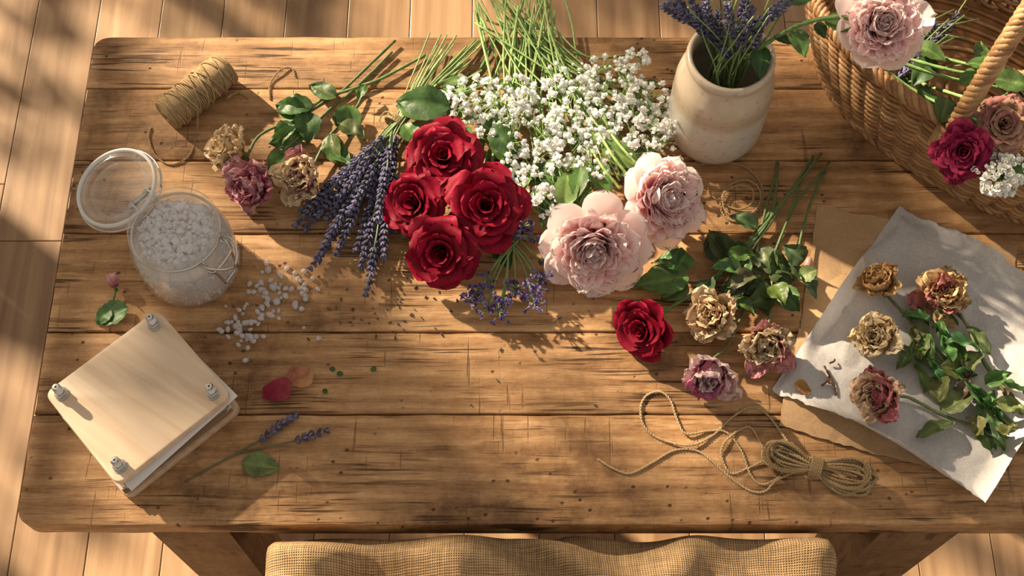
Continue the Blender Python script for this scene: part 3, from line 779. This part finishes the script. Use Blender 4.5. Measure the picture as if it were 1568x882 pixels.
# ------------------------------------------------------------------ wicker basket
bk=empty('wicker_basket')
C0=Vector((.578,.252,TT));e1=Vector((.80,-.60,0));e2=Vector((.60,.80,0));BA,BB,BH=.262,.165,.150
def bpt(th,z,off=0):
    k=z/BH;g=.80+.25*k-.06*k*k
    ra,rb=BA*g+off,BB*g+off
    ct,st_=cos(th),sin(th)
    ex=.86
    cc=math.copysign(abs(ct)**ex,ct);ss=math.copysign(abs(st_)**ex,st_)
    return C0+e1*ra*cc+e2*rb*ss+Vector((0,0,z))
WC=[(.38,.20,.08),(.43,.24,.10),(.32,.155,.058),(.48,.29,.135)]
mb=MB();NW=32;rows=28
for k in range(rows):
    z=.004+k*(BH-.006)/(rows-1)
    pts=[bpt(2*pi*i/(NW*8),z+.0006*sin(i*.21+k),.0040*sin(NW*2*pi*i/(NW*8)+k*pi)) for i in range(NW*8+1)]
    tube(mb,pts,.0029,6,0,random.choice(WC),closed=True)
mb.build('woven_wall',[M_wick],parent=bk)
mb=MB()
for i in range(NW*2):
    th=2*pi*(i+.5)/(NW*2)
    tube(mb,[bpt(th,z) for z in (0,.04,.08,.12,BH+.004)],.0026,6,0,WC[2])
V=[tuple(C0+Vector((0,0,.006)))]+[tuple(bpt(2*pi*i/60,0)+Vector((0,0,.006))) for i in range(60)]
mb.add(V,[(0,1+i,1+(i+1)%60) for i in range(60)],0,(.30,.14,.05))
for k in range(1,9):
    tube(mb,[C0+(bpt(2*pi*i/60,0)-C0)*(k/9)+Vector((0,0,.008)) for i in range(61)],.003,5,0,random.choice(WC),closed=True)
mb.build('stakes_and_base',[M_wick],parent=bk)
def rope(mb,path,R,k,turns,r,col):
    fr=frames(path);m=len(path)
    for s in range(k):
        q=[p+(a*cos(2*pi*(turns*i/m+s/k))+b*sin(2*pi*(turns*i/m+s/k)))*R for i,(p,t,a,b) in enumerate(fr)]
        tube(mb,q,r,6,0,random.choice(WC) if col is None else col)
mb=MB()
rope(mb,[bpt(2*pi*i/400,BH+.004) for i in range(401)],.0052,4,46,.0040,None)
rope(mb,[bpt(2*pi*i/300,.003,.002) for i in range(301)],.003,3,40,.003,None)
mb.build('braided_rim',[M_wick],parent=bk)
mb=MB()
path=[]
for i in range(181):
    t=i/180;a=pi*t
    w=BB*1.0+.006
    path.append(C0+e2*(-cos(a))*w*(1.0)+Vector((0,0,BH-.03+(.215)*max(0,sin(a))**.8)))
rope(mb,path,.0062,5,17,.0048,None)
for sgn in (-1,1):
    b=bpt(pi/2*sgn,BH,.004)
    for k in range(7):
        pts=[]
        for j in range(17):
            th=2*pi*j/16
            pts.append(b+e1*(.015*cos(th))+e2*(.013*sin(th))*1+Vector((0,0,.010-.006*k+.004*sin(th+1))))
        tube(mb,pts,.0036,6,0,random.choice(WC))
mb.build('handle',[M_wick],parent=bk)

# basket contents
def bflower(u,v,rpx,axis,h,cin=None,cout=None,op=.8,st=None,edge=None):
    mb=MB();R=rpx*PX*.92;ax=Vector(axis).normalized();c=S(u,v,h);M=orient(c-ax*R*.45,ax,R*1.15,rnd(0,6))
    rose(mb,M,0,cin,cout,op=op,ruf=.16,jit=.1,colj=.2,jag=.06,fr=5,edge=edge);sepals(mb,M,1,GM)
    if st: stem(mb,[c-ax*R*.6]+[S(*q) for q in st],.0022,2,(.15,.25,.08))
    return mb.build('dried_rose',[M_dry,M_leaf,M_stem])
bflower(1476,232,40,(-.35,-.5,.7),.175,(.11,.004,.03),(.30,.02,.07),.85,[(1500,180,.14),(1560,130,.06)])
bflower(1537,190,41,(-.1,-.4,.9),.185,(.30,.13,.09),(.58,.35,.24),.85,[(1560,150,.14),(1600,90,.06)],edge=(.5,.22,.2))
bflower(1570,140,30,(.2,-.2,.9),.17,(.45,.22,.12),(.7,.45,.25),.8,[(1590,110,.1)])
mb=MB()
hub=S(1560,230,.12)
for k in range(75):
    th=rnd(0,6.3);rr=math.sqrt(random.random())
    c=S(1530+40*rr*cos(th),266+34*rr*sin(th),.165+.018*(1-rr)+rnd(-.004,.006))
    tube(mb,[hub,hub.lerp(c,.5)+Vector((0,0,.01)),c],.0006,4,1,(.15,.28,.08))
    tiny_flower(mb,c,rnd(.0058,.0080),0,(.95,.94,.88),Vector((rnd(-.5,.5),rnd(-.8,.2),1)),7)
mb.build('white_flower_cluster',[M_white,M_stem])
mb=MB()
for (u,v,dx,dy,L,W,h) in [(1470,130,.9,-.4,70,22,.17),(1500,150,-.6,.8,60,20,.17),(1520,120,.9,.3,60,18,.18),(1450,150,-.3,.9,50,18,.16),(1555,240,-.4,.8,50,16,.17),(1540,110,-.9,-.3,60,18,.17),(1430,90,-.6,.7,60,20,.10),(1410,130,.2,1,60,20,.09),(1480,170,.6,.8,50,18,.17),(1400,70,.8,.5,55,18,.11),(1500,100,.3,-1,50,16,.16),(1560,160,1,.4,50,16,.17),(1390,110,-.5,.8,50,16,.08)]:
    leaf(mb,S(u,v,h),dpx(dx,dy,rnd(0,.3)),L*PX,W*PX,0,random.choice([GM,GD,LG]),roll=rnd(-.5,.5))
for (a,b,c) in [((1290,60,.14),(1420,110,.15),(1560,140,.14)),((1370,85,.15),(1460,108,.16),(1568,128,.15)),((1330,90,.10),(1420,150,.09),(1520,190,.12)),((1380,60,.10),(1450,90,.10),(1540,110,.12)),((1320,40,.08),(1400,120,.06),(1480,150,.12))]:
    stem(mb,[S(*a),S(*b),S(*c)],.0021,1,(.20,.34,.10))
for k in range(18):
    a=S(rnd(1340,1440),rnd(40,120),rnd(.05,.09));b=a+Vector((rnd(.03,.08),rnd(-.03,.06),rnd(0,.03)))
    tube(mb,[a,b],.001,5,1,(.14,.2,.07));
    if k%2: lav_head(mb,a,a.lerp(b,.5),2)
mb.build('basket_greenery',[M_leaf,M_stem,M_lav])
mk_peony(1352,36,68,(-.05,-.5,.85),.215,[(1290,26,.215),(1235,35,.20),(1180,62,.175),(1140,90,.15)],[(1262,30,.205,1,.4,50,16),(1215,45,.20,.3,1,50,15)])

# ------------------------------------------------------------------ crock
cb=S(1090,200,0)
mb=MB()
Mx=Matrix.Translation(cb)
prof=[(.001,.0),(.045,.0),(.0495,.002),(.051,.006),(.0565,.02),(.0575,.04),(.0575,.085),(.0570,.098),(.0562,.104),(.0566,.108),(.0545,.120),(.0500,.132),(.0470,.139),(.0465,.144),(.0490,.147),(.0500,.151),(.0490,.156),(.0460,.158),(.0430,.156),(.0425,.150),(.0425,.135),(.051,.118),(.053,.100),(.052,.02),(.046,.008),(.001,.008)]
lathe(mb,prof,64,Mx,0)
mb.build('stoneware_crock',[M_crock],sharp=None)
mb=MB()
ctop=cb+Vector((0,0,.15))
for (u,v,h,ln) in [(1030,8,.22,44),(1022,14,.20,38),(1048,22,.21,42),(1066,34,.20,40),(1058,0,.22,44),(1090,42,.19,42),(1114,14,.23,50),(1100,62,.175,36),(1112,78,.165,32),(1150,22,.22,48),(1165,40,.20,40),(1188,12,.22,50),(1205,4,.22,44),(1140,-5,.24,44),(1082,8,.23,48),(1128,48,.19,34),(1172,22,.21,44),(1040,2,.21,40),(1100,28,.2,40),(1075,20,.2,38)]:
    e=S(u,v,h);inn=ctop+Vector((rnd(-.022,.022),rnd(-.022,.022),-.01));d=(e-inn).normalized()
    bot=cb+Vector((rnd(-.02,.02),rnd(-.02,.02),.03))
    h0=e-d*ln*PX
    stem(mb,[bot,inn,h0],.0010,1,(.16,.25,.09));lav_head(mb,h0,e+d*.006,0)
for k in range(14):
    inn=ctop+Vector((rnd(-.02,.02),rnd(-.02,.02),-.01));e=S(rnd(1050,1200),rnd(-20,40),rnd(.2,.26))
    stem(mb,[cb+Vector((0,0,.03)),inn,e],.0009,1,(.22,.32,.11))
mb.build('lavender_stems',[M_lav,M_stem])
mb=MB()
for (u,v,dx,dy,L,W,h) in [(1165,70,-.1,1,58,15,.165),(1205,5,.9,-.5,52,17,.21),(1130,60,.2,-1,45,10,.18),(1185,55,.6,.3,30,9,.18),(1250,35,.4,.9,28,10,.20)]:
    leaf(mb,S(u,v,h),dpx(dx,dy,.1),L*PX,W*PX,0,GD)
stem(mb,[cb+Vector((0,0,.03)),ctop+Vector((.02,0,0)),S(1165,70,.17),S(1205,5,.21)],.0016,1,(.12,.2,.06))
mb.build('leafy_sprig',[M_leaf,M_stem])

# ------------------------------------------------------------------ glass jar
jar=empty('clip_top_glass_jar')
jb=S(296,408,0);Mj=Matrix.Translation(jb)
mb=MB()
lathe(mb,[(.001,.001),(.045,.001),(.053,.004),(.0565,.012),(.0570,.03),(.0570,.062),(.054,.072),(.0485,.079),(.0475,.083),(.0475,.090),(.0505,.092),(.0510,.096),(.0475,.098),(.0445,.096),(.0440,.084),(.046,.077),(.051,.069),(.0545,.060),(.0545,.012),(.050,.006),(.001,.006)],72,Mj)
mb.build('jar_body',[M_glass],parent=jar)
mb=MB()
V=[];nn=48
prof=[(.003,.008),(.049,.009),(.0525,.014),(.0527,.055),(.049,.066),(.044,.073),(.040,.080),(.030,.084),(.018,.086),(.006,.087),(.001,.087)]
for r,z in prof:
    for j in range(nn):
        th=2*pi*j/nn
        q=1+.03*noise.noise(Vector((r*cos(th)*120,r*sin(th)*120,z*120)))
        zz=z+(.003*noise.noise(Vector((r*cos(th)*150,r*sin(th)*150,3))) if z>.07 else 0)
        V.append(jb+Vector((r*q*cos(th),r*q*sin(th),zz)))
mb.add(V,gridfaces(nn,len(prof)-1,True),0)
def crystal(mb,c,r,cube=False):
    ax=Vector((rnd(-1,1),rnd(-1,1),rnd(-1,1))).normalized()
    if cube:
        M=orient(c,ax,r,rnd(0,6));V=[]
        for z in (-1,1):
            for y in (-1,1):
                for x in (-1,1): V.append((x*rnd(.45,.95),y*rnd(.45,.95),z*rnd(.4,.8)))
        mb.add(V,[(0,2,3,1),(4,5,7,6),(0,1,5,4),(2,6,7,3),(0,4,6,2),(1,3,7,5)],0,(1,1,1),M=M)
    else: ell(mb,c,ax,r*rnd(.9,1.3),r*rnd(.75,1.0),0,(1,1,1),6,4)
for k in range(460):
    th=rnd(0,6.3);rr=.042*math.sqrt(random.random())
    crystal(mb,jb+Vector((rr*cos(th),rr*sin(th),.088-.009*(rr/.042)**3+rnd(-.003,.0015))),rnd(.002,.0055),True)
for k in range(800):
    th=rnd(0,6.3);z=rnd(.010,.066)
    rr=.052 if z<.058 else .052-(z-.058)*.5
    crystal(mb,jb+Vector((rr*cos(th),rr*sin(th),z)),rnd(.0016,.0034),True)
mb.build('bath_salt',[M_salt],parent=jar,smooth=False)
mb=MB()
MC=(.62,.60,.56)
def circ(c,r,n=48,a=0,b=2*pi,ax=Vector((0,0,1))):
    M=orient(c,ax,1,0);return [M@Vector((r*cos(a+(b-a)*i/n),r*sin(a+(b-a)*i/n),0)) for i in range(n+1)]
tube(mb,circ(jb+Vector((0,0,.0865)),.0485,60),.0013,6,0,MC)
hd=Vector((-.72,.69,0)).normalized()
lc=S(183,291,.075);lax=Vector((-.25,-.05,1)).normalized()
sd=Vector((hd.y,-hd.x,0))
Ml=orient(lc,lax,1.04,0)
hz=jb+Vector((0,0,.088))
for s in (-1,1):
    tube(mb,catmull([hz+hd*.047+sd*.012*s,hz+hd*.056+sd*.012*s+Vector((0,0,.004)),hz+hd*.066+sd*.01*s+Vector((0,0,-.002)),lc-(lc-hz-hd*.05).normalized()*.040+sd*.01*s+Vector((0,0,.002))],6),.0017,6,0,MC)
tube(mb,[hz+hd*.060-sd*.016,hz+hd*.060+sd*.016],.0028,8,0,MC)
tube(mb,[Ml@Vector(p) for p in [(.0490*cos(t*2*pi/60),.0490*sin(t*2*pi/60),-.001) for t in range(61)]],.0012,6,0,MC)
ld=Vector((.86,-.50,0)).normalized();ls=Vector((-ld.y,ld.x,0))
for s in (-1,1):
    tube(mb,catmull([hz+ld*.047+ls*.020*s,hz+ld*.056+ls*.018*s+Vector((0,0,-.004)),hz+ld*.062+ls*.014*s+Vector((0,0,-.02)),hz+ld*.066+ls*.012*s+Vector((0,0,-.04))],6),.0017,6,0,MC)
    tube(mb,catmull([hz+ld*.048+ls*.020*s,hz+ld*.062+ls*.021*s+Vector((0,0,.008)),hz+ld*.074+ls*.012*s+Vector((0,0,.002)),hz+ld*.078+ls*.001*s+Vector((0,0,-.006))],6),.0016,6,0,MC)
tube(mb,[hz+ld*.066-ls*.012+Vector((0,0,-.04)),hz+ld*.066+ls*.012+Vector((0,0,-.04))],.0017,6,0,MC)
tube(mb,catmull([hz+ld*.048-ls*.016,hz+ld*.060-ls*.016+Vector((0,0,-.012)),hz+ld*.060+ls*.016+Vector((0,0,-.012)),hz+ld*.048+ls*.016],8),.0019,6,0,MC)
mb.build('wire_bail',[M_metal],parent=jar)
mb=MB()
lathe(mb,[(.001,-.003),(.030,-.003),(.033,-.001),(.034,.006),(.037,.007),(.044,.006),(.0478,.003),(.0485,0),(.0478,-.004),(.043,-.006),(.0365,-.006),(.0345,-.010),(.0335,-.012),(.030,-.0125),(.001,-.0125)],64,Ml)
lathe(mb,[(.0305,-.002),(.0315,.0015),(.0335,.0015),(.0345,-.002)],64,Ml)
lathe(mb,[(.0375,.007),(.0385,.0095),(.0400,.0095),(.0410,.007)],64,Ml)
lathe(mb,[(.0345,.006),(.0355,.0095),(.0375,.0095),(.0385,.006)],64,Ml)
mb.build('jar_lid',[M_glass],parent=jar)
mb=MB()
lathe(mb,[(.0432,.0062),(.0440,.0085),(.0465,.0085),(.0472,.0050),(.0462,.0035)],64,Ml,0,(.72,.71,.68))
mb.build('rubber_seal',[M_paint],parent=jar)

mb=MB()
pts=[]
for k in range(75):
    t=random.random()**.8
    u=430-80*t+rnd(-45,55)*(1-.5*t); v=420+105*t+rnd(-18,22)
    pts.append((u,v))
pts+=[(409,404),(487,444),(489,519),(346,470),(346,495),(377,553),(466,503),(440,412),(432,424)]
for k in range(26): pts.append((rnd(395,470),rnd(430,475)))
for (u,v) in pts:
    r=rnd(.0024,.0044);crystal(mb,S(u,v,0)+Vector((0,0,r*.75)),r)
mb.build('spilled_salt_crystals',[M_cryst],smooth=True)

# ------------------------------------------------------------------ flower press
fp=empty('flower_press')
tc=[S(68,603,.052),S(243,470,.052),S(353,607,.052),S(178,742,.052)]
ctr=(tc[0]+tc[1]+tc[2]+tc[3])/4
ux=(tc[1]-tc[0]+tc[2]-tc[3]);wl=ux.length/2;ux=ux.normalized();uy=Vector((-ux.y,ux.x,0));wh=((tc[1]-tc[2]).length+(tc[0]-tc[3]).length)/2
Mp=Matrix(((ux.x,uy.x,0,ctr.x),(ux.y,uy.y,0,ctr.y),(0,0,1,TT),(0,0,0,1)))
def rect(w,h,r,dx=0,dy=0,rot=0):
    P_=roundpoly([(-w/2,-h/2),(w/2,-h/2),(w/2,h/2),(-w/2,h/2)],r)
    return [Vector((p.x*cos(rot)-p.y*sin(rot)+dx,p.x*sin(rot)+p.y*cos(rot)+dy)) for p in P_]
mb=MB();slab(mb,rect(wl,wh,.011),.0405,.052,.0015,0,(1,1,1),Mp);mb.build('top_board',[M_pale],parent=fp,sharp=40)
mb=MB();slab(mb,rect(wl*1.03,wh*1.03,.011),.0,.011,.0015,0,(.80,.74,.68),Mp);mb.build('base_board',[M_pale],parent=fp,sharp=40)
mb=MB();z=.0112
for k in range(16):
    t=random.choice([.0012,.0018,.0028])
    if z+t>.039: break
    c=[(.55,.51,.46),(.24,.14,.07),(.58,.55,.50),(.30,.19,.10)][k%4]
    slab(mb,rect(wl*rnd(.84,.97),wh*rnd(.86,1.0),.0008,rnd(-.003,.003),rnd(-.006,.002),rnd(-.03,.03)),z,z+t,.0002,0,c,Mp); z+=t+.0008
slab(mb,rect(wl*.99,wh*.86,.0008,.002,-.014,.07),z,z+.0006,.0001,0,(.70,.68,.66),Mp)
mb.build('blotting_papers',[M_paint],parent=fp,sharp=40)
mb=MB()
for sx in (-1,1):
    for sy in (-1,1):
        M=Mp@Matrix.Translation((sx*(wl/2-.014),sy*(wh/2-.014),0))
        lathe(mb,[(.001,.0),(.0042,.0),(.0042,.0735),(.0034,.0750),(.001,.0752)],16,M,0,(.6,.6,.6))
        for k in range(8):
            z=.0625+k*.0013;lathe(mb,[(.0042,z),(.0047,z+.0005),(.0042,z+.001)],16,M,0,(.62,.6,.58))
        lathe(mb,[(.0040,.0521),(.0078,.0521),(.0078,.0533),(.0040,.0533)],24,M,0,(.6,.58,.55))
        V=[];
        for z_,rr in ((.0533,.0068),(.0600,.0068),(.0608,.0060),(.0608,.004)):
            for j in range(6): V.append((rr*cos(j*pi/3),rr*sin(j*pi/3),z_))
        mb.add(V,gridfaces(6,3,True),0,(.6,.58,.55),M=M)
mb.build('bolts_and_nuts',[M_metal],parent=fp,sharp=30)

# ------------------------------------------------------------------ twine items
TW=(.54,.38,.205)
mb=MB()
r0=.0225
a=S(262,172,r0);b=S(343,107,r0)
a=a+(a-b).normalized()*.006;b=b+(b-a).normalized()*.004
ax=(b-a).normalized();L=(b-a).length;s1=ax.cross(Vector((0,0,1))).normalized();s2=s1.cross(ax)
tube(mb,[a+ax*.001,b-ax*.001],r0-.003,40,0,(.38,.26,.13))
def wind(turns,tilt,r,n=22,ph=0):
    pts=[];tot=int(turns*n)
    for i in range(tot+1):
        th=2*pi*i/n+ph;w=L*(.5-.48*cos(pi*i/tot)) if tilt>0 else L*.5*(1+.96*math.sin(i/tot*2*pi*4))
        rr=r*(1-.12*abs(2*w/L-1)**4)
        pts.append(a+ax*w+(s1*cos(th)+s2*sin(th))*rr)
    return pts
tube(mb,wind(52,1,r0-.0022),.00125,5,0,TW)
ply(mb,wind(36,-1,r0-.0008),.0013,0,(.60,.44,.25),step=.0016,hair=.12)
ply(mb,wind(26,-1,r0-.0002,ph=2),.0013,0,(.48,.33,.17),step=.0016,hair=.2)
for e,dr in ((a,-1),(b,1)):
    for k in range(7):
        rr=.006+.0022*k
        tube(mb,[e+ax*dr*(.002-.0003*k)+(s1*cos(t*pi/12)+s2*sin(t*pi/12))*rr for t in range(25)],.0013,5,0,random.choice([TW,(.48,.34,.18)]))
    tube(mb,[e-ax*dr*.003,e+ax*dr*.0004],.006,14,0,(.06,.035,.015))
ply(mb,catmull([S(296,125,.043),S(302,160,.030),S(301,205,.002),S(290,238,.0015),S(262,252,.0015),S(238,238,.0015),S(228,212,.0015),S(231,196,.0015)],14),.0011,0,TW)
ply(mb,catmull([S(348,150,.02),S(365,142,.002),S(381,151,.0015)],12),.0011,0,TW)
ply(mb,catmull([S(413,152,.0015),S(414,128,.0015),S(428,108,.004),S(446,104,.0015),S(452,118,.0015)],12),.0011,0,TW)
mb.build('twine_spool',[M_twine])

mb=MB()
kn=S(1248,716,.010)
for (du,dv,Lp,Wp,n) in [(-62,-22,74,28,16),(68,24,80,27,19)]:
    d=dpx(du,dv,0);sdv=Vector((-d.y,d.x,0))
    for k in range(n):
        Lm=Lp*PX*rnd(.82,1.08);Wm=Wp*PX*rnd(.35,1.15);o=rnd(-.25,.25);zz=rnd(.002,.022);zw=rnd(.8,1.2)
        pts=[]
        for i in range(33):
            t=2*pi*i/32
            pts.append(kn+d*Lm*(1-cos(t))/2+sdv*(Wm*sin(t)*(.35+.65*(1-cos(t))/2)+o*.02*(1-cos(t))/2)+Vector((0,0,(zz-.006)*(1-cos(t))/2+.003*sin(t)*zw)))
        ply(mb,pts,.0015,0,random.choice([TW,(.60,.44,.25),(.48,.33,.17)]),step=.0014,hair=.2)
d=dpx(65,23);sdv=Vector((-d.y,d.x,0))
for k in range(6):
    ply(mb,[kn+d*(k*.0021-.005)+sdv*cos(2*pi*i/24)*.0105+Vector((0,0,1))*(sin(2*pi*i/24)*.0095) for i in range(25)],.0014,0,TW)
def loose(pts,h=.0016): ply(mb,catmull([S(p[0],p[1],p[2] if len(p)>2 else h) for p in pts],14),.00125,0,(.64,.48,.28),hair=.5)
loose([(915,703),(938,717),(965,725),(1000,708),(1032,690),(1066,690),(1092,708),(1120,733),(1150,752),(1172,752),(1190,735,.006),(1235,715,.012)])
loose([(1215,690,.01),(1196,662,.004),(1172,632),(1148,624),(1120,640),(1090,668),(1055,682,.004),(1010,672),(986,652),(981,625),(990,606),(1010,600),(1026,612),(1036,640),(1050,664,.004),(1085,660),(1112,662),(1135,690),(1150,728),(1168,742),(1195,730,.006)])
loose([(1240,716,.012),(1190,700,.006),(1150,715),(1120,725),(1105,700),(1108,680,.004),(1130,660),(1150,655),(1165,680),(1180,700,.004)])
mb.build('twine_skein',[M_twine])

mb=MB()
def loose2(pts,h=.0016): ply(mb,catmull([S(p[0],p[1],p[2] if len(p)>2 else h) for p in pts],14),.0011,0,(.55,.39,.21))
loose2([(1070,252),(1110,248),(1145,258),(1165,282),(1166,312),(1145,334),(1120,338),(1104,322),(1106,300,.004),(1120,282,.004),(1145,276,.004),(1164,292,.004),(1160,318,.004),(1138,331,.004),(1112,325,.004),(1108,298,.006),(1130,284,.006),(1152,290,.006),(1150,312,.006),(1125,320),(1090,300),(1082,280)])
mb.build('loose_twine_coil',[M_twine])

# ------------------------------------------------------------------ small scattered things
mb=MB()
M=orient(S(177,440,.010),(-.2,.6,.4),24*PX,0)
rose(mb,M,0,(.55,.10,.18),(.82,.55,.50),op=.75,layers=5,ruf=.1,T=RLD);sepals(mb,M,1,GM)
stem(mb,[S(176,446,.008),S(172,462,.005),S(168,480,.003)],.0013,2,(.12,.18,.06))
leaf(mb,S(197,472,.008),dpx(-.9,.3,0),60*PX,20*PX,1,(.09,.2,.06),ruf=.06)
leaf(mb,S(170,474,.008),dpx(-.8,.8,0),32*PX,13*PX,1,(.09,.2,.06),ruf=.06)
mb.build('dried_rosebud',[M_dry,M_leaf,M_stem])
for (u,v,r,c1,c2,az) in [(402,602,24,(.28,.02,.05),(.42,.09,.11),.1),(442,568,22,(.45,.16,.10),(.64,.38,.18),-.5)]:
    mb=MB();petal(mb,orient(S(u,v,.003),(0,-.1,1),r*2*PX,0),az,1,.52,3,28,.7,10,.14,0,0,0,c1,c2,nu=12,nv=12,tip=4,fr=4)
    mb.build('rose_petal',[M_dry])
mb=MB()
lav_head(mb,S(402,672,.006),S(452,636,.006),0,w=.0048);lav_head(mb,S(455,674,.006),S(500,660,.006),0,w=.0046)
stem(mb,[S(402,672,.005),S(370,690,.003),S(330,712,.002),S(282,738,.002)],.0010,1,(.12,.12,.06))
stem(mb,[S(455,674,.005),S(420,682,.003),S(380,690,.002),S(355,698,.002)],.0010,1,(.12,.14,.06))
mb.build('lavender_sprig',[M_lav,M_stem])
mb=MB()
leaf(mb,S(370,708,.003),dpx(1,.15,0),58*PX,19*PX,0,(.19,.26,.08),ruf=.08,curl=.05)
mb.build('loose_leaf',[M_leaf])
mb=MB()
for k in range(58):
    u=random.gauss(590,55);v=random.gauss(480,26)
    if k>44: u,v=rnd(450,980),rnd(440,640)
    th=rnd(0,6.3);ell(mb,S(u,v,0)+Vector((0,0,.0012)),(cos(th),sin(th),0),rnd(.0012,.0032),rnd(.0007,.0012),0,random.choice([(.10,.09,.14),(.09,.06,.04),(.12,.11,.07)]),5,3)
for (u,v) in [(513,568),(500,603),(577,563),(515,572)]:
    leaf(mb,S(u,v,.0015),dpx(rnd(-1,1),rnd(-1,1)),.009,.0028,1,GD,nu=4,nv=6)
mb.build('scattered_lavender_buds',[M_lav,M_leaf])

# ------------------------------------------------------------------ light: sun through the window + unseen foliage added outside to dapple it
SDV=Vector((.75,-.60,-.52))
SD=SDV.normalized()
sun=bpy.data.lights.new('sun','SUN');sun.energy=15.5;sun.angle=radians(1.5);sun.color=(1,.82,.59)
so=bpy.data.objects.new('sun',sun);bpy.context.scene.collection.objects.link(so)
so.rotation_euler=(-SD).to_track_quat('Z','Y').to_euler();so.location=(-3,2.4,3.4)
mb=MB()
rl=random.Random(11)
def bk_(p,X=-2.4):
    s=(p.x-X)/.75
    return p-SDV*s
dapple_c=[(455,500,0,.045,.03,12),(500,570,0,.05,.035,14),(545,650,0,.06,.03,16),(500,740,0,.07,.035,20),(430,800,0,.06,.03,12),
 (1000,80,0,.07,.03,10),(1190,280,0,.06,.03,14),(1290,200,0,.08,.03,14),(1080,790,0,.06,.025,10),(1300,790,0,.08,.02,12),(880,800,0,.04,.02,6),
 (700,560,0,.03,.02,5),(80,300,0,.03,.05,8),(1000,620,0,.02,.02,4),(780,30,0,.08,.015,8),(1420,760,0,.05,.02,8),(230,260,0,.03,.015,4),(120,720,0,.03,.02,5),
 (40,60,-.75,.10,.04,16),(30,200,-.75,.09,.05,16),(20,520,-.75,.09,.05,14),(90,860,-.75,.12,.04,14),(200,20,-.75,.06,.03,8),(480,20,-.75,.07,.03,10),(900,20,-.75,.12,.03,16),(1000,10,-.75,.1,.03,12)]
for (u,v,h,ry,rz,n) in dapple_c:
    c=bk_(S(u,v,h))
    for k in range(n):
        q=c+Vector((rl.uniform(-.12,.12),rl.uniform(-ry,ry),rl.uniform(-rz,rz)))
        leaf(mb,q,Vector((rl.uniform(-.5,.5),rl.uniform(-1,1),rl.uniform(-1,.3))),rl.uniform(.07,.11),rl.uniform(.024,.036),0,GM,nu=4,nv=6)
    stem(mb,[c,c+Vector((-.2,.2,-.3)),Vector((-3.0,2.0,1.6))],.007,1,(.12,.08,.04))
tube(mb,catmull([Vector((-3.0,2.1,0)),Vector((-3.05,2.05,.9)),Vector((-3.0,2.0,1.6)),Vector((-2.95,2.1,3.0))],8),[.07-.0016*i for i in range(25)],12,1,(.12,.08,.04))
mb.build('dapple_foliage',[M_leaf,M_stem])

w=bpy.data.worlds.new('world');bpy.context.scene.world=w;w.use_nodes=True
bg=w.node_tree.nodes['Background'];bg.inputs[0].default_value=(1.0,.90,.79,1);bg.inputs[1].default_value=.52

# ------------------------------------------------------------------ camera
cam=bpy.data.cameras.new('camera');co=bpy.data.objects.new('camera',cam)
bpy.context.scene.collection.objects.link(co)
co.location=(0,CY,TT+CH);co.rotation_euler=(radians(90)-PITCH,0,0)
cam.sensor_width=36;cam.lens=F/1568*36;cam.clip_start=.05
bpy.context.scene.camera=co
bpy.context.scene.view_settings.view_transform='Standard'
